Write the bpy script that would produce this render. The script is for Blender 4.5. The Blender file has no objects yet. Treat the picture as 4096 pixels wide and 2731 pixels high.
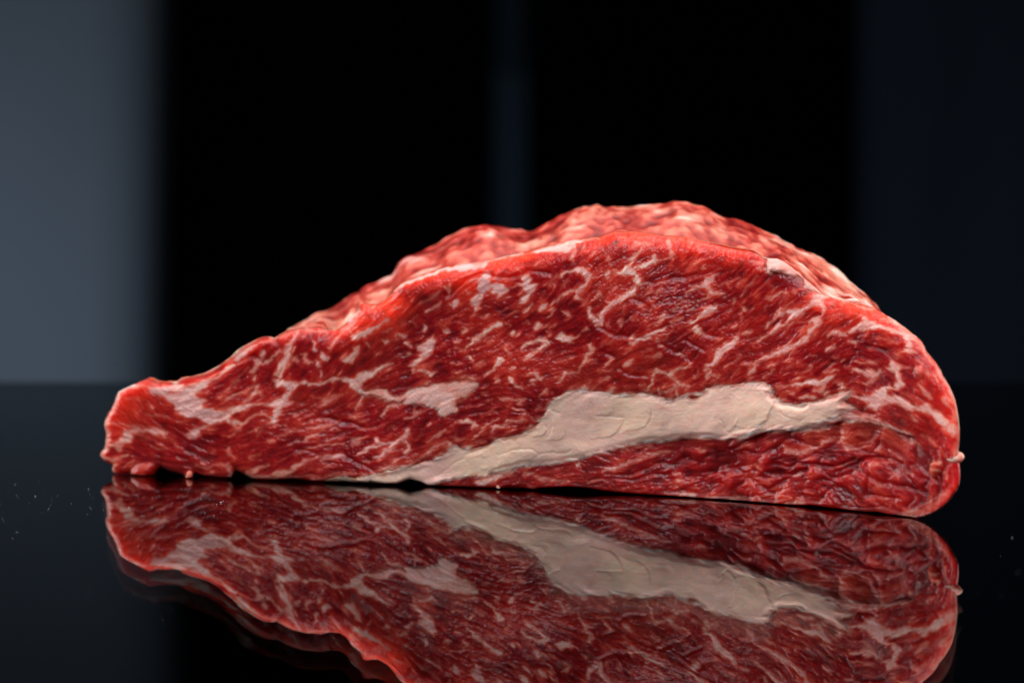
import bpy, math, numpy as np
from mathutils import Vector
sc = bpy.context.scene
R = math.radians
# ---------------------------------------------------------------- camera
CAM_H, PITCH, LENS, SENSOR = 0.0933, 5.0, 100.0, 36.0
cam = bpy.data.cameras.new('camera'); cam.lens = LENS; cam.sensor_width = SENSOR; cam.clip_start = .01; cam.clip_end = 50
cam.dof.use_dof = True; cam.dof.focus_distance = .650; cam.dof.aperture_fstop = 12.0
co = bpy.data.objects.new('camera', cam); co.location = (0, 0, CAM_H); co.rotation_euler = (R(90-PITCH), 0, 0)
sc.collection.objects.link(co); sc.camera = co
# ---------------------------------------------------------------- world, lamps, exposure (a dark studio)
wd = bpy.data.worlds.new('World'); sc.world = wd; wd.use_nodes = True
wd.node_tree.nodes['Background'].inputs[0].default_value = (.55, .65, 1, 1); wd.node_tree.nodes['Background'].inputs[1].default_value = .004
def area(name, loc, target, sx, sy, power, col):
    l = bpy.data.lights.new(name, 'AREA'); l.shape = 'RECTANGLE'; l.size = sx; l.size_y = sy; l.energy = power; l.color = col
    o = bpy.data.objects.new(name, l); o.location = loc
    o.rotation_euler = (Vector(target)-Vector(loc)).to_track_quat('-Z', 'Y').to_euler(); sc.collection.objects.link(o); return o
area('back_softbox', (.05, 1.05, .62), (0, .70, .04), .95, .36, 1.9, (1, .97, .95))
area('left_strip_light', (-.64, .80, .28), (-.05, .70, .03), .22, .55, 4.4, (1, .98, .96))
area('right_strip_light', (.64, .70, .28), (.05, .66, .03), .22, .55, 4.6, (1, .98, .96))
area('overhead_softbox', (.0, .50, .66), (0, .66, .03), .60, .34, 5.2, (1, .97, .94))
area('front_softbox', (-.30, .02, .50), (0, .66, .03), .34, .26, 4.5, (.88, .93, 1))
area('panel_fill', (-.72, 2.45, -.24), (-.72, 3.0, -.04), .95, .08, 2.1, (.84, .92, 1))  # added unseen lamp, gives the panel its upward falloff
sc.view_settings.view_transform = 'Standard'; sc.view_settings.look = 'None'; sc.view_settings.exposure = 0; sc.view_settings.gamma = 1
sc.render.engine = 'CYCLES'; sc.cycles.use_denoising = True; sc.cycles.max_bounces = 12; sc.cycles.transmission_bounces = 8
sc.cycles.caustics_reflective = False; sc.cycles.caustics_refractive = False; sc.cycles.sample_clamp_indirect = 4
# ---------------------------------------------------------------- helpers
def link(o, parent=None):
    sc.collection.objects.link(o)
    if parent: o.parent = parent
    return o
def tag(o, label=None, cat=None, group=None, kind=None):
    for k, v in (('label', label), ('category', cat), ('group', group), ('kind', kind)):
        if v: o[k] = v
    return o
def mesh_obj(name, verts, faces, mat, parent=None, attrs=None, smooth=True):
    verts = np.asarray(verts, np.float32); faces = np.asarray(faces, np.int32)
    me = bpy.data.meshes.new(name); n = faces.shape[1]
    me.vertices.add(len(verts)); me.vertices.foreach_set('co', verts.ravel())
    me.loops.add(faces.size); me.loops.foreach_set('vertex_index', faces.ravel())
    me.polygons.add(len(faces)); me.polygons.foreach_set('loop_start', np.arange(0, faces.size, n, dtype=np.int32))
    me.polygons.foreach_set('use_smooth', np.full(len(faces), smooth, bool))
    for k, v in (attrs or {}).items():
        a = me.attributes.new(k, 'FLOAT', 'POINT'); a.data.foreach_set('value', np.asarray(v, np.float32).ravel())
    me.update(calc_edges=True); me.validate(); me.materials.append(mat)
    return link(bpy.data.objects.new(name, me), parent)
def box_obj(name, lo, hi, mat, bev=0, parent=None):
    (a, b, c), (d, e, f) = lo, hi
    v = [(a,b,c),(d,b,c),(d,e,c),(a,e,c),(a,b,f),(d,b,f),(d,e,f),(a,e,f)]
    o = mesh_obj(name, v, [(3,2,1,0),(4,5,6,7),(0,1,5,4),(1,2,6,5),(2,3,7,6),(3,0,4,7)], mat, parent, smooth=False)
    if bev:
        m = o.modifiers.new('bevel', 'BEVEL'); m.width = bev; m.segments = 12
    return o
def material(name):
    m = bpy.data.materials.new(name); m.use_nodes = True; return m, m.node_tree, m.node_tree.nodes['Principled BSDF']
def simple(name, col, rough, noise_amt=.15, scale=30, spec=.5):
    m, nt, b = material(name); b.inputs['Roughness'].default_value = rough; b.inputs['Specular IOR Level'].default_value = spec
    n = nt.nodes.new('ShaderNodeTexNoise'); n.inputs['Scale'].default_value = scale; n.inputs['Detail'].default_value = 5
    r = nt.nodes.new('ShaderNodeValToRGB')
    for e, k in zip(r.color_ramp.elements, (1-noise_amt, 1+noise_amt)): e.color = (*[c*k for c in col], 1)
    r.color_ramp.elements[0].position = .3; r.color_ramp.elements[1].position = .7
    nt.links.new(n.outputs[0], r.inputs[0]); nt.links.new(r.outputs[0], b.inputs['Base Color']); return m
def meat_mat(name, darks, fats, rough, sss=.016, wet=.0, grain=.2, bump=.35):
    m, nt, b = material(name); L = nt.links.new
    def at(k): a = nt.nodes.new('ShaderNodeAttribute'); a.attribute_name = k; return a.outputs['Fac']
    r = nt.nodes.new('ShaderNodeValToRGB'); e = r.color_ramp.elements
    e[0].position, e[0].color = .12, (*darks[0], 1); e[1].position, e[1].color = .85, (*darks[2], 1)
    x = e.new(.45); x.color = (*darks[1], 1)
    L(at('tone'), r.inputs[0])
    bl = nt.nodes.new('ShaderNodeMix'); bl.data_type = 'RGBA'; L(at('bloom_glow'), bl.inputs[0]); L(r.outputs[0], bl.inputs[6]); bl.inputs[7].default_value = (.80, .055, .020, 1)  # orange-red of the bloomed rim and its painted glow
    f = nt.nodes.new('ShaderNodeMix'); f.data_type = 'RGBA'; f.inputs[6].default_value = (*fats[0], 1); f.inputs[7].default_value = (*fats[1], 1); L(at('cream'), f.inputs[0])
    mx = nt.nodes.new('ShaderNodeMix'); mx.data_type = 'RGBA'; fat = at('fat')
    fr = nt.nodes.new('ShaderNodeValToRGB'); q = fr.color_ramp.elements; q[0].position, q[0].color = .15, (.92, .29, .19, 1); q[1].position, q[1].color = .92, (1, 1, 1, 1)
    q2 = q.new(.5); q2.color = (.95, .62, .52, 1)
    ml = nt.nodes.new('ShaderNodeMix'); ml.data_type = 'RGBA'; ml.blend_type = 'MULTIPLY'; ml.inputs[0].default_value = 1; L(fat, fr.inputs[0]); L(fr.outputs[0], ml.inputs[7])
    sm = nt.nodes.new('ShaderNodeMapRange'); sm.inputs[1].default_value = .02; sm.inputs[2].default_value = .85; L(fat, sm.inputs[0]); L(sm.outputs[0], mx.inputs[0])
    L(bl.outputs[2], mx.inputs[6]); L(f.outputs[2], ml.inputs[6]); L(ml.outputs[2], mx.inputs[7])
    tc = nt.nodes.new('ShaderNodeTexCoord'); n = nt.nodes.new('ShaderNodeTexNoise'); n.inputs['Scale'].default_value = 2600; n.inputs['Detail'].default_value = 4; L(tc.outputs['Object'], n.inputs['Vector'])
    hs = nt.nodes.new('ShaderNodeHueSaturation'); mr = nt.nodes.new('ShaderNodeMapRange'); mr.inputs[3].default_value = 1-grain; mr.inputs[4].default_value = 1+grain
    L(n.outputs[0], mr.inputs[0]); L(mr.outputs[0], hs.inputs['Value']); L(mx.outputs[2], hs.inputs['Color']); L(hs.outputs[0], b.inputs['Base Color'])
    rr = nt.nodes.new('ShaderNodeMapRange'); rr.inputs[3].default_value = rough[0]; rr.inputs[4].default_value = rough[1]; L(fat, rr.inputs[0]); L(rr.outputs[0], b.inputs['Roughness'])
    b.inputs['Subsurface Weight'].default_value = .85; b.inputs['Subsurface Scale'].default_value = sss
    b.inputs['IOR'].default_value = 1.40; b.inputs['Specular IOR Level'].default_value = .40; b.inputs['Coat Weight'].default_value = wet; b.inputs['Coat Roughness'].default_value = .12
    rv = nt.nodes.new('ShaderNodeMix'); rv.data_type = 'VECTOR'; L(fat, rv.inputs[0]); rv.inputs[4].default_value = (1, .055, .03); rv.inputs[5].default_value = (.16, .08, .055); L(rv.outputs[1], b.inputs['Subsurface Radius'])
    bp = nt.nodes.new('ShaderNodeBump'); bp.inputs['Strength'].default_value = bump; bp.inputs['Distance'].default_value = .0002
    L(n.outputs[0], bp.inputs['Height']); L(bp.outputs[0], b.inputs['Normal']); return m
LEAN = ((.14, .002, .004), (.30, .005, .007), (.56, .06, .032)); FATC = ((.70, .355, .335), (.82, .58, .46))
M_lean = meat_mat('marbled_muscle', LEAN, FATC, (.24, .34))
M_fold = meat_mat('wet_muscle', ((.14, .002, .004), (.34, .006, .008), (.58, .06, .032)), FATC, (.30, .40), wet=.06)
M_seam = meat_mat('waxy_fat', LEAN, ((.74, .43, .39), (.81, .56, .42)), (.5, .30), .005, grain=.07, bump=.12)
M_fat = meat_mat('soft_fat', LEAN, ((.66, .36, .32), (.76, .56, .45)), (.4, .36), .005)
# ---------------------------------------------------------------- where a photo pixel lies on the upright cut face
F_PX = 4096*LENS/SENSOR
def ray(px, py):
    xc = (np.asarray(px, float)-2048)/F_PX; yc = -(np.asarray(py, float)-1365.5)/F_PX
    c, s = math.cos(R(PITCH)), math.sin(R(PITCH)); dy = c+yc*s; return xc/dy, (-s+yc*c)/dy      # azimuth slope, elevation slope
# ---------------------------------------------------------------- marbling survey (photo pixels, 4096 wide)
OUTLINE = [(588,1515),(560,1524),(531,1538),(500,1552),(473,1566),(464,1584),(459,1603),(452,1620),(445,1635),(432,1652),(424,1670),(418,1688),
(416,1702),(421,1720),(424,1737),(422,1758),(420,1775),(416,1794),(404,1806),(400,1820),(408,1836),(430,1850),(451,1861),(447,1874),(449,1890),
(470,1897),(500,1896),(518,1898),(526,1908),(560,1911),(591,1908),(620,1894),(634,1876),(645,1866),(671,1880),(705,1889),(730,1897),(738,1906),(742,1916),(758,1914),
(772,1900),(782,1891),(814,1903),(862,1909),(900,1911),(925,1909),(936,1892),(942,1880),(970,1892),(992,1904),(1015,1916),(1050,1919),(1091,1918),
(1130,1919),(1171,1914),(1210,1920),(1251,1926),(1310,1926),(1378,1924),(1430,1930),(1474,1934),(1484,1930),(1510,1935),(1543,1939),(1591,1938),(1620,1926),(1642,1917),
(1665,1922),(1687,1928),(1705,1938),(1719,1943),(1750,1944),(1800,1946),(1850,1948),(1900,1951),(1960,1952),(1992,1956),(2006,1954),(2028,1948),(2070,1950),(2104,1951),(2130,1956),
(2164,1949),(2220,1947),(2283,1945),(2351,1951),(2410,1960),(2474,1967),(2570,1975),(2665,1983),(2740,1987),(2800,1993),(2870,2000),(2953,2007),(3020,2010),
(3087,2015),(3151,2022),(3200,2020),(3246,2018),(3300,2026),(3355,2034),(3400,2042),(3446,2046),(3503,2043),(3540,2052),(3573,2060),(3600,2066),(3624,2070),(3653,2074),
(3690,2068),(3717,2059),(3750,2042),(3780,2021),(3798,2002),(3812,1982),(3828,1960),(3838,1938),(3841,1910),(3842,1887),(3840,1860),(3836,1830),(3834,1804),
(3838,1770),(3840,1737),(3839,1710),(3836,1680),(3832,1650),(3826,1618),(3819,1592),(3808,1565),(3796,1540),(3785,1522),(3774,1504),(3762,1478),(3748,1453),
(3728,1430),(3707,1405),(3697,1382),(3685,1362),(3668,1346),(3650,1334),(3632,1318),(3615,1305),(3580,1280),(3548,1262),(3524,1247),(3499,1234),(3460,1222),(3423,1213),
(3380,1202),(3337,1193),(3310,1183),(3284,1170),(3262,1150),(3228,1122),(3196,1096),(3168,1070),(3135,1046),(3108,1034),(3078,1033),(3054,1026),(3030,1010),(3012,1000),(2996,996),(2940,988),(2878,974),(2810,960),
(2750,947),(2680,943),(2640,938),(2604,932),(2570,928),(2537,924),(2495,926),(2457,923),(2432,932),(2400,946),(2345,952),(2292,959),(2250,969),(2203,981),
(2150,994),(2104,1006),(2060,1016),(2021,1024),(1975,1036),(1932,1044),(1900,1048),(1878,1053),(1845,1057),(1818,1059),(1790,1067),(1760,1076),(1720,1088),(1680,1103),(1640,1120),
(1612,1129),(1598,1137),(1585,1150),(1575,1164),(1560,1182),(1543,1199),(1524,1210),(1505,1219),(1480,1216),(1460,1213),(1445,1216),(1438,1228),(1439,1241),
(1420,1256),(1400,1271),(1388,1288),(1378,1300),(1353,1317),(1330,1318),(1308,1317),(1285,1310),(1270,1306),(1245,1310),(1219,1309),(1200,1312),(1177,1317),(1160,1320),(1145,1326),(1120,1338),(1098,1352),
(1085,1348),(1072,1346),(1055,1347),(1037,1352),(1020,1360),(1005,1368),(980,1382),(954,1397),(940,1410),(929,1422),(915,1434),(897,1447),(870,1470),(846,1485),(830,1493),(814,1499),(776,1507),
(750,1512),(725,1519),(709,1532),(692,1532),(677,1530),(650,1528),(623,1526),(604,1518)]
REAR = [(700,1560),(900,1450),(1040,1375),(1101,1346),(1168,1311),(1206,1295),(1244,1272),(1310,1248),(1370,1205),(1400,1180),(1487,1126),(1571,1089),(1600,1040),(1625,1020),(1674,1000),
(1740,981),(1824,930),(1908,892),(1950,888),(1992,890),(2048,902),(2114,922),(2170,892),(2254,850),(2357,825),(2469,831),(2591,831),(2656,817),(2703,806),(2741,816),(2834,836),
(2890,874),(2946,874),(3031,911),(3115,958),(3190,990),(3246,1014),(3302,1051),(3358,1098),(3414,1154),(3470,1192),(3548,1256),(3650,1330),(3707,1400),(3774,1504),(3840,1640)]
SILV = [(400,1893),(591,1907),(1091,1921),(1543,1942),(1998,1957),(2474,1974),(2953,2008),(3400,2044),(3653,2074),(3860,2100)]
K_ = 600/1882.0
P_, S_ = [], []          # polygons (value, pts) and strokes (value, [(x,y,w)])
def tile(ox, oy, k=K_):
    def p(v, *pts): P_.append((v, [(ox+x*k, oy+y*k) for x, y in pts]))
    def s(v, *pts): S_.append((v, [(ox+x*k, oy+y*k, w*k) for x, y, w in pts]))
    return p, s
p, s = tile(400,1450)
p(.95,(590,330),(700,310),(900,270),(1100,280),(1300,220),(1430,190),(1540,100),(1640,10),(1700,20),(1600,120),(1480,210),(1380,250),(1320,310),(1220,380),(1210,420),(1250,450),(1330,470),(1280,510),(1270,540),(1330,570),(1420,570),(1440,600),(1640,570),(1880,490),(1880,560),(1720,620),(1630,670),(1620,740),(1560,730),(1440,770),(1360,790),(1270,860),(1240,920),(1200,980),(1120,950),(1020,900),(1100,870),(1250,800),(1360,770),(1200,690),(1060,680),(1000,630),(930,560),(880,500),(850,470),(700,430),(620,400))
p(.78,(410,800),(500,830),(640,820),(740,830),(880,880),(800,930),(680,920),(560,870),(410,890),(420,960),(400,1010),(280,1050),(250,1100),(110,1060),(70,1010),(200,1000),(280,930),(300,860))
s(.9,(200,470,40),(235,370,50),(400,300,60),(470,320,40)); s(.55,(400,300,40),(600,320,40)); s(.5,(640,300,20),(720,260,20))
s(.65,(80,790,18),(250,770,22),(400,790,25),(500,860,20))
s(.55,(560,640,14),(680,660,22),(850,670,20)); s(.45,(960,750,10),(1080,740,10)); s(.3,(1380,1130,40),(1420,1100,30))
s(.45,(600,1050,10),(720,1080,20),(830,1100,8)); s(.4,(860,960,20),(960,1060,25),(1080,1110,15))
s(.65,(0,1130,60),(60,1200,40),(160,1230,50),(330,1160,40)); s(.6,(180,1340,40),(190,1360,40)); s(.45,(400,1390,50),(440,1420,40)); s(.5,(300,1320,30),(420,1240,20))
s(.4,(1130,1380,40),(1130,1440,40)); s(.55,(1200,1290,20),(1340,1310,30),(1500,1270,25),(1620,1300,60),(1640,1400,80)); s(.5,(1600,1080,60),(1620,1140,50))
s(.4,(330,440,30),(480,470,40)); s(.35,(450,640,20),(520,560,15)); s(.4,(180,640,18),(120,620,20)); s(.35,(480,900,20),(600,960,30))
p, s = tile(900,1250)
p(1,(80,560),(160,480),(270,420),(420,380),(380,430),(290,490),(260,580),(150,630),(110,600))
s(.75,(470,500,60),(400,620,60),(350,720,50),(320,760,30))
p(.9,(870,210),(940,200),(900,300),(850,400),(830,480),(850,560),(790,620),(760,700),(720,800),(710,830),(600,800),(650,730),(660,640),(720,590),(740,520),(700,480),(720,430),(800,380),(850,300))
s(.85,(460,630,15),(560,600,30),(650,510,35),(690,470,20)); s(.65,(1030,190,40),(1000,250,30),(960,330,15)); s(.95,(1090,370,25),(1110,430,40),(1130,480,50))
s(.85,(1350,340,20),(1330,400,25),(1280,430,20)); p(.95,(1210,490),(1260,520),(1300,570),(1250,590),(1190,560))
s(.75,(930,540,25),(1000,530,20),(980,600,40),(1030,640,30),(1090,650,20)); s(.85,(1150,630,60),(1160,690,40)); s(.75,(1180,760,30),(1180,790,25)); s(.75,(870,570,40),(910,620,20))
p(.9,(1450,590),(1540,520),(1600,490),(1590,440),(1650,460),(1640,540),(1600,620),(1500,620)); s(.7,(1780,390,25),(1810,430,15))
p(.95,(1560,220),(1600,310),(1590,340),(1700,350),(1760,330),(1810,260),(1880,190),(1820,210),(1700,260),(1620,270))
p(.9,(600,850),(720,830),(800,860),(900,870),(930,900),(870,950),(830,1030),(780,1110),(830,1130),(800,1170),(740,1200),(700,1280),(660,1360),(640,1420),(540,1410),(580,1340),(620,1250),(650,1190),(560,1170),(430,1160),(330,1170),(220,1210),(100,1260),(30,1290),(50,1340),(0,1370),(0,1230),(120,1200),(300,1130),(420,1130),(600,1110),(720,1060),(790,990),(760,940),(690,940),(610,930))
s(1,(940,890,40),(970,880,60),(1010,900,45),(1150,870,40),(1260,870,30),(1340,850,40),(1420,850,45),(1500,860,70))
p(1,(1480,840),(1600,820),(1720,770),(1810,700),(1880,680),(1880,760),(1760,830),(1700,910),(1690,960),(1760,1000),(1880,990),(1880,1060),(1730,1050),(1640,1020),(1560,970),(1530,900))
s(.75,(350,800,30),(340,850,30)); s(.65,(390,910,50),(380,980,60),(340,1040,40),(250,1100,30)); s(.55,(430,1000,60),(430,1020,60))
s(.75,(0,1110,20),(120,1030,25),(250,970,12),(350,920,15)); s(.5,(0,1000,30),(80,890,20),(160,800,15),(280,700,10)); s(.65,(0,720,60),(70,660,50))
s(.75,(60,1370,60),(200,1390,50),(280,1350,25),(400,1290,25),(500,1280,30),(600,1330,40)); s(.55,(190,1440,40),(120,1500,30),(60,1550,30)); s(.55,(300,1500,15),(450,1430,15),(620,1400,20))
s(.5,(1080,1050,20),(1200,1090,40),(1300,1060,40),(1440,1040,20)); p(.7,(1150,1180),(1220,1090),(1420,1060),(1300,1140),(1200,1190))
s(.75,(1720,1080,40),(1690,1150,40),(1620,1220,40)); s(.45,(760,1410,30),(780,1480,20),(820,1480,15)); s(.55,(1000,1470,40),(1120,1440,40),(1300,1430,50),(1400,1470,20))
s(.45,(700,1530,20),(850,1500,15)); s(.45,(1650,1340,15),(1750,1370,20))
p, s = tile(900,1500)
s(.5,(690,770,20),(850,700,40),(960,680,15)); s(.55,(560,840,60),(640,830,40)); s(.55,(820,880,20),(900,830,15)); s(.75,(1000,810,40),(1060,770,30),(1140,760,15),(1260,700,20))
s(.5,(1150,650,40),(1330,650,50),(1420,690,30)); s(.75,(1060,920,10),(1250,880,15),(1400,860,15),(1480,860,12)); s(.5,(1300,790,25),(1290,830,30))
p(.6,(1550,790),(1700,780),(1730,820),(1650,890),(1560,880)); s(.75,(1700,1000,30),(1760,930,30),(1880,860,25)); s(.7,(1180,1010,40),(1300,1000,70),(1450,1000,60),(1510,1025,25))
s(.65,(620,1230,50),(800,1210,70),(920,1140,60),(1050,1070,45),(1160,1030,30)); s(.65,(350,1210,70),(450,1150,30),(550,1100,15)); s(.62,(270,1210,40),(360,1280,40),(500,1290,60),(700,1270,70),(900,1290,20),(1000,1280,20))
s(.5,(870,1290,15),(1050,1270,12),(1200,1280,10)); s(.65,(1170,1170,8),(1260,1140,12),(1360,1095,14)); s(.55,(1200,1300,15),(1300,1270,15),(1420,1220,15))
s(.5,(30,1110,60),(60,1200,90)); s(.4,(340,1010,40),(430,980,20)); s(.5,(30,900,30),(40,980,50),(130,1010,12)); s(.55,(1750,1085,15),(1800,1080,10))
s(.35,(420,740,30),(470,700,40)); s(.35,(900,1000,20),(1040,930,18))
p, s = tile(1400,1050)
s(1,(0,720,60),(60,670,60),(125,620,40)); s(1,(560,340,30),(640,280,40),(760,235,35),(900,175,40),(1050,120,45),(1200,80,45),(1330,60,70),(1450,60,110),(1560,50,90),(1700,10,60))
s(.55,(1450,170,40),(1560,110,40)); s(.45,(360,500,40),(450,450,30),(540,390,30)); s(.65,(540,590,20),(600,560,60),(650,530,20)); s(.42,(880,520,30),(1000,470,50),(1100,380,60),(1140,350,30))
s(.85,(1170,290,30),(1230,340,60),(1240,400,30)); s(.85,(1250,260,25),(1230,330,40)); s(.75,(980,630,40),(1060,570,40),(1120,510,40))
p(1,(1240,490),(1290,510),(1340,460),(1390,440),(1410,480),(1380,540),(1320,580),(1280,550))
p(1,(1630,250),(1600,220),(1650,170),(1700,110),(1760,170),(1780,280),(1720,350),(1670,400),(1640,520),(1600,620),(1560,650),(1560,540),(1500,540),(1530,480),(1600,420),(1620,330))
s(.65,(1520,230,50),(1600,210,30)); s(.75,(1480,390,20),(1510,370,30)); s(.85,(470,720,50),(400,770,40),(300,830,60),(200,890,80),(100,930,80),(0,930,60))
s(.5,(520,820,20),(470,850,40),(400,870,25)); s(.75,(590,900,30),(640,920,50),(700,910,30)); p(.85,(360,990),(430,950),(480,1000),(420,1040)); s(.55,(490,980,15),(600,950,10)); s(.55,(210,1010,20),(240,1040,20))
s(1,(900,860,30),(940,800,35)); s(1,(700,1000,40),(750,1040,35)); s(1,(710,1150,35),(735,1140,35))
p(1,(860,1060),(960,980),(1050,910),(1070,1000),(1040,1070),(1010,1160),(930,1220),(870,1290),(790,1340),(750,1300),(800,1260),(880,1200),(900,1130),(850,1100))
p(.95,(850,1360),(930,1340),(1000,1350),(1050,1390),(1090,1400),(1020,1420),(960,1400)); s(.75,(780,1390,40),(820,1370,40)); s(.7,(1180,870,50),(1210,860,50),(1160,830,20)); s(.65,(1440,860,50),(1490,830,40),(1430,800,20))
s(.95,(1880,770,60),(1800,810,60),(1700,880,50),(1600,940,40),(1520,1010,40),(1430,1080,15)); s(.75,(1500,1180,40),(1550,1220,40)); s(.65,(1260,1265,20),(1285,1255,20)); s(.85,(1880,1260,40),(1830,1290,40),(1760,1370,25),(1710,1420,12))
s(.3,(1710,675,35),(1735,665,35)); s(.65,(70,1080,60),(40,1180,40),(20,1250,30)); s(1,(520,1270,20),(420,1300,30),(300,1330,70),(200,1400,80),(100,1460,120)); s(.45,(500,1330,30),(450,1360,20))
s(.35,(1120,760,25),(1060,820,18)); s(.35,(770,740,30),(820,790,25)); s(.4,(1330,1040,30),(1400,1100,20)); s(.35,(1200,1130,40),(1240,1110,40)); s(.3,(640,740,40),(660,780,40))
s(.4,(1330,650,12),(1240,730,14)); s(.35,(640,1160,25),(560,1200,15)); s(.3,(700,1390,30),(680,1410,30)); s(.3,(1660,1280,60),(1720,1250,30)); s(.35,(1000,1300,12),(1130,1230,14))
p, s = tile(1400,1450)
p(.95,(120,380),(200,370),(330,330),(450,350),(490,400),(540,430),(650,410),(720,370),(820,330),(960,310),(1120,260),(1300,240),(1480,210),(1640,250),(1570,340),(1440,430),(1360,480),(1340,560),(1380,600),(1340,640),(1250,640),(1200,690),(1110,650),(1130,580),(960,540),(780,520),(640,500),(520,500),(420,470),(360,430),(160,420))
s(.75,(630,530,20),(500,550,35),(440,600,40),(420,650,40),(360,680,15)); s(.75,(800,590,20),(830,640,40),(800,690,35),(700,690,30)); s(.7,(830,640,20),(870,620,20)); s(.75,(1010,750,50),(970,770,20))
s(.85,(1420,740,50),(1500,730,50),(1570,780,60),(1550,830,40)); s(.7,(1050,940,30),(1160,880,40),(1200,850,30)); s(.6,(1050,940,30),(980,970,20))
s(1,(750,840,60),(700,920,60),(650,970,60),(560,1010,60),(470,1030,50),(380,1000,50),(330,950,30)); s(1,(470,1030,40),(330,1040,30),(230,1060,40),(170,1120,40),(130,1150,25))
s(1,(560,1010,40),(520,1080,50),(450,1130,60),(380,1170,60),(300,1170,30)); s(1,(650,980,40),(730,1030,30),(740,1080,40),(700,1140,40)); s(.6,(170,1240,30),(240,1230,25))
s(.65,(1300,1050,80),(1200,1010,40),(1080,1050,40),(1000,1080,50),(980,1140,50),(900,1190,40),(790,1240,20),(700,1290,20)); s(.4,(1450,950,40),(1300,950,60)); s(.4,(1600,1000,30),(1700,970,20))
s(.8,(1570,960,10),(1640,880,18),(1720,790,12),(1880,690,14)); s(.35,(1240,1000,14),(1330,860,10)); s(.3,(560,820,40),(480,800,30)); s(.35,(540,1220,30),(440,1250,30)); s(.35,(900,880,20),(830,970,16))
p, s = tile(1900,950)
p(1,(700,180),(950,100),(1100,60),(1230,30),(1380,20),(1560,0),(1580,10),(1400,40),(1290,90),(1280,140),(1180,180),(1050,190),(960,180),(850,210),(740,200))
s(.85,(600,190,25),(400,240,25),(250,260,20),(100,300,30),(0,315,40)); s(.75,(1370,80,25),(1380,130,30),(1340,150,25)); s(.6,(1240,180,60),(1230,250,60),(1250,290,30)); s(.55,(1520,180,40),(1480,230,40))
p(1,(70,510),(100,430),(180,430),(180,520),(210,590),(270,560),(380,600),(410,670),(390,710),(250,770),(280,700),(190,700),(210,650),(120,680),(90,740),(50,820),(40,920),(0,950),(0,760),(40,660),(50,580))
s(.75,(410,640,15),(500,620,20),(580,600,25)); p(1,(600,500),(700,460),(720,540),(700,590),(800,590),(760,660),(700,720),(640,790),(560,820),(580,760),(640,680),(580,620),(620,560))
s(.55,(540,370,30),(600,430,30),(590,470,20)); s(.7,(700,820,40),(680,870,40),(640,920,25)); s(.42,(1050,470,60),(1000,530,40),(940,590,50))
p(.9,(1180,400),(1300,350),(1420,390),(1500,470),(1440,580),(1390,660),(1330,740),(1390,780),(1370,810),(1300,790),(1300,690),(1220,690),(1130,740),(1040,800),(950,850),(1000,790),(1100,720),(1200,670),(1320,640),(1390,560),(1380,480),(1330,420),(1250,420),(1150,460),(1120,520),(1100,450))
s(.85,(910,800,30),(880,840,50),(830,890,40)); s(.65,(1040,880,30),(960,950,25),(920,1000,15)); s(.55,(1400,840,40),(1440,780,20)); s(.9,(1470,880,50),(1460,950,60),(1520,1030,50),(1590,1080,60))
s(.65,(1130,920,40),(1190,940,70),(1220,970,40)); s(.85,(810,1070,60),(780,1120,60),(750,1130,30)); p(.9,(1000,1250),(1090,1180),(1160,1220),(1240,1220),(1330,1210),(1230,1260),(1230,1310),(1120,1290),(1060,1260))
s(.9,(590,1350,30),(680,1310,50),(780,1290,50),(900,1290,40),(940,1320,30)); s(.8,(880,1240,20),(850,1290,30)); s(.9,(900,1330,50),(820,1390,40),(740,1440,60),(700,1500,40),(650,1550,20))
s(.85,(480,1190,60),(450,1220,20)); s(1,(300,1080,60),(220,1130,60),(130,1190,40),(60,1260,40),(0,1290,40)); s(.55,(390,1060,25),(430,1100,25)); s(.75,(1690,460,70),(1680,510,50)); s(.6,(1780,450,60),(1870,450,50)); s(.5,(1700,270,40),(1700,310,40))
s(.7,(1570,700,50),(1540,740,30)); s(.8,(1680,780,40),(1760,820,50),(1840,770,50)); s(.65,(1650,900,40),(1720,870,30)); s(.75,(1430,1140,50),(1370,1170,25)); s(.85,(1450,1370,80),(1480,1420,70),(1410,1470,60))
s(.5,(1850,1070,60),(1850,1100,60)); s(.75,(1680,1085,30),(1700,1070,25)); s(.55,(400,1390,60),(430,1440,40)); s(.75,(340,1540,50),(300,1560,30)); s(.42,(150,985,40),(175,970,40)); s(.38,(480,930,50),(530,910,50))
s(.35,(830,740,20),(890,660,14)); s(.35,(1160,1040,20),(1220,1000,14)); s(.4,(300,960,12),(420,890,12)); s(.4,(170,1310,50),(220,1280,40)); s(.3,(960,1090,20),(930,1180,25)); s(.3,(690,1060,50),(640,1040,30))
s(.3,(1180,560,50),(1120,620,40)); s(.4,(1780,640,30),(1690,640,20)); s(.45,(1530,560,20),(1590,620,16))
p, s = tile(1900,1300)
s(.9,(340,440,60),(290,480,60),(230,540,40),(170,600,25)); s(.9,(470,545,40),(515,530,30)); s(.75,(300,690,50),(320,720,30)); s(.95,(470,680,50),(520,740,50),(590,760,30),(620,780,20))
s(.85,(770,580,60),(810,630,50),(850,660,50)); s(.85,(810,630,40),(740,680,50),(710,690,40),(760,720,30)); s(.9,(1130,600,60),(1200,590,30),(1300,570,15)); s(.9,(1130,610,50),(1090,660,60),(1060,710,30)); s(.75,(920,800,50),(880,840,50),(830,880,20))
s(.65,(350,930,20),(440,920,30),(560,910,30),(640,910,40),(590,960,40)); s(.7,(640,1080,40),(610,1100,30)); s(.75,(620,1170,50),(570,1200,50),(480,1190,30),(410,1200,40),(350,1280,30),(260,1300,50),(230,1340,30))
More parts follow.
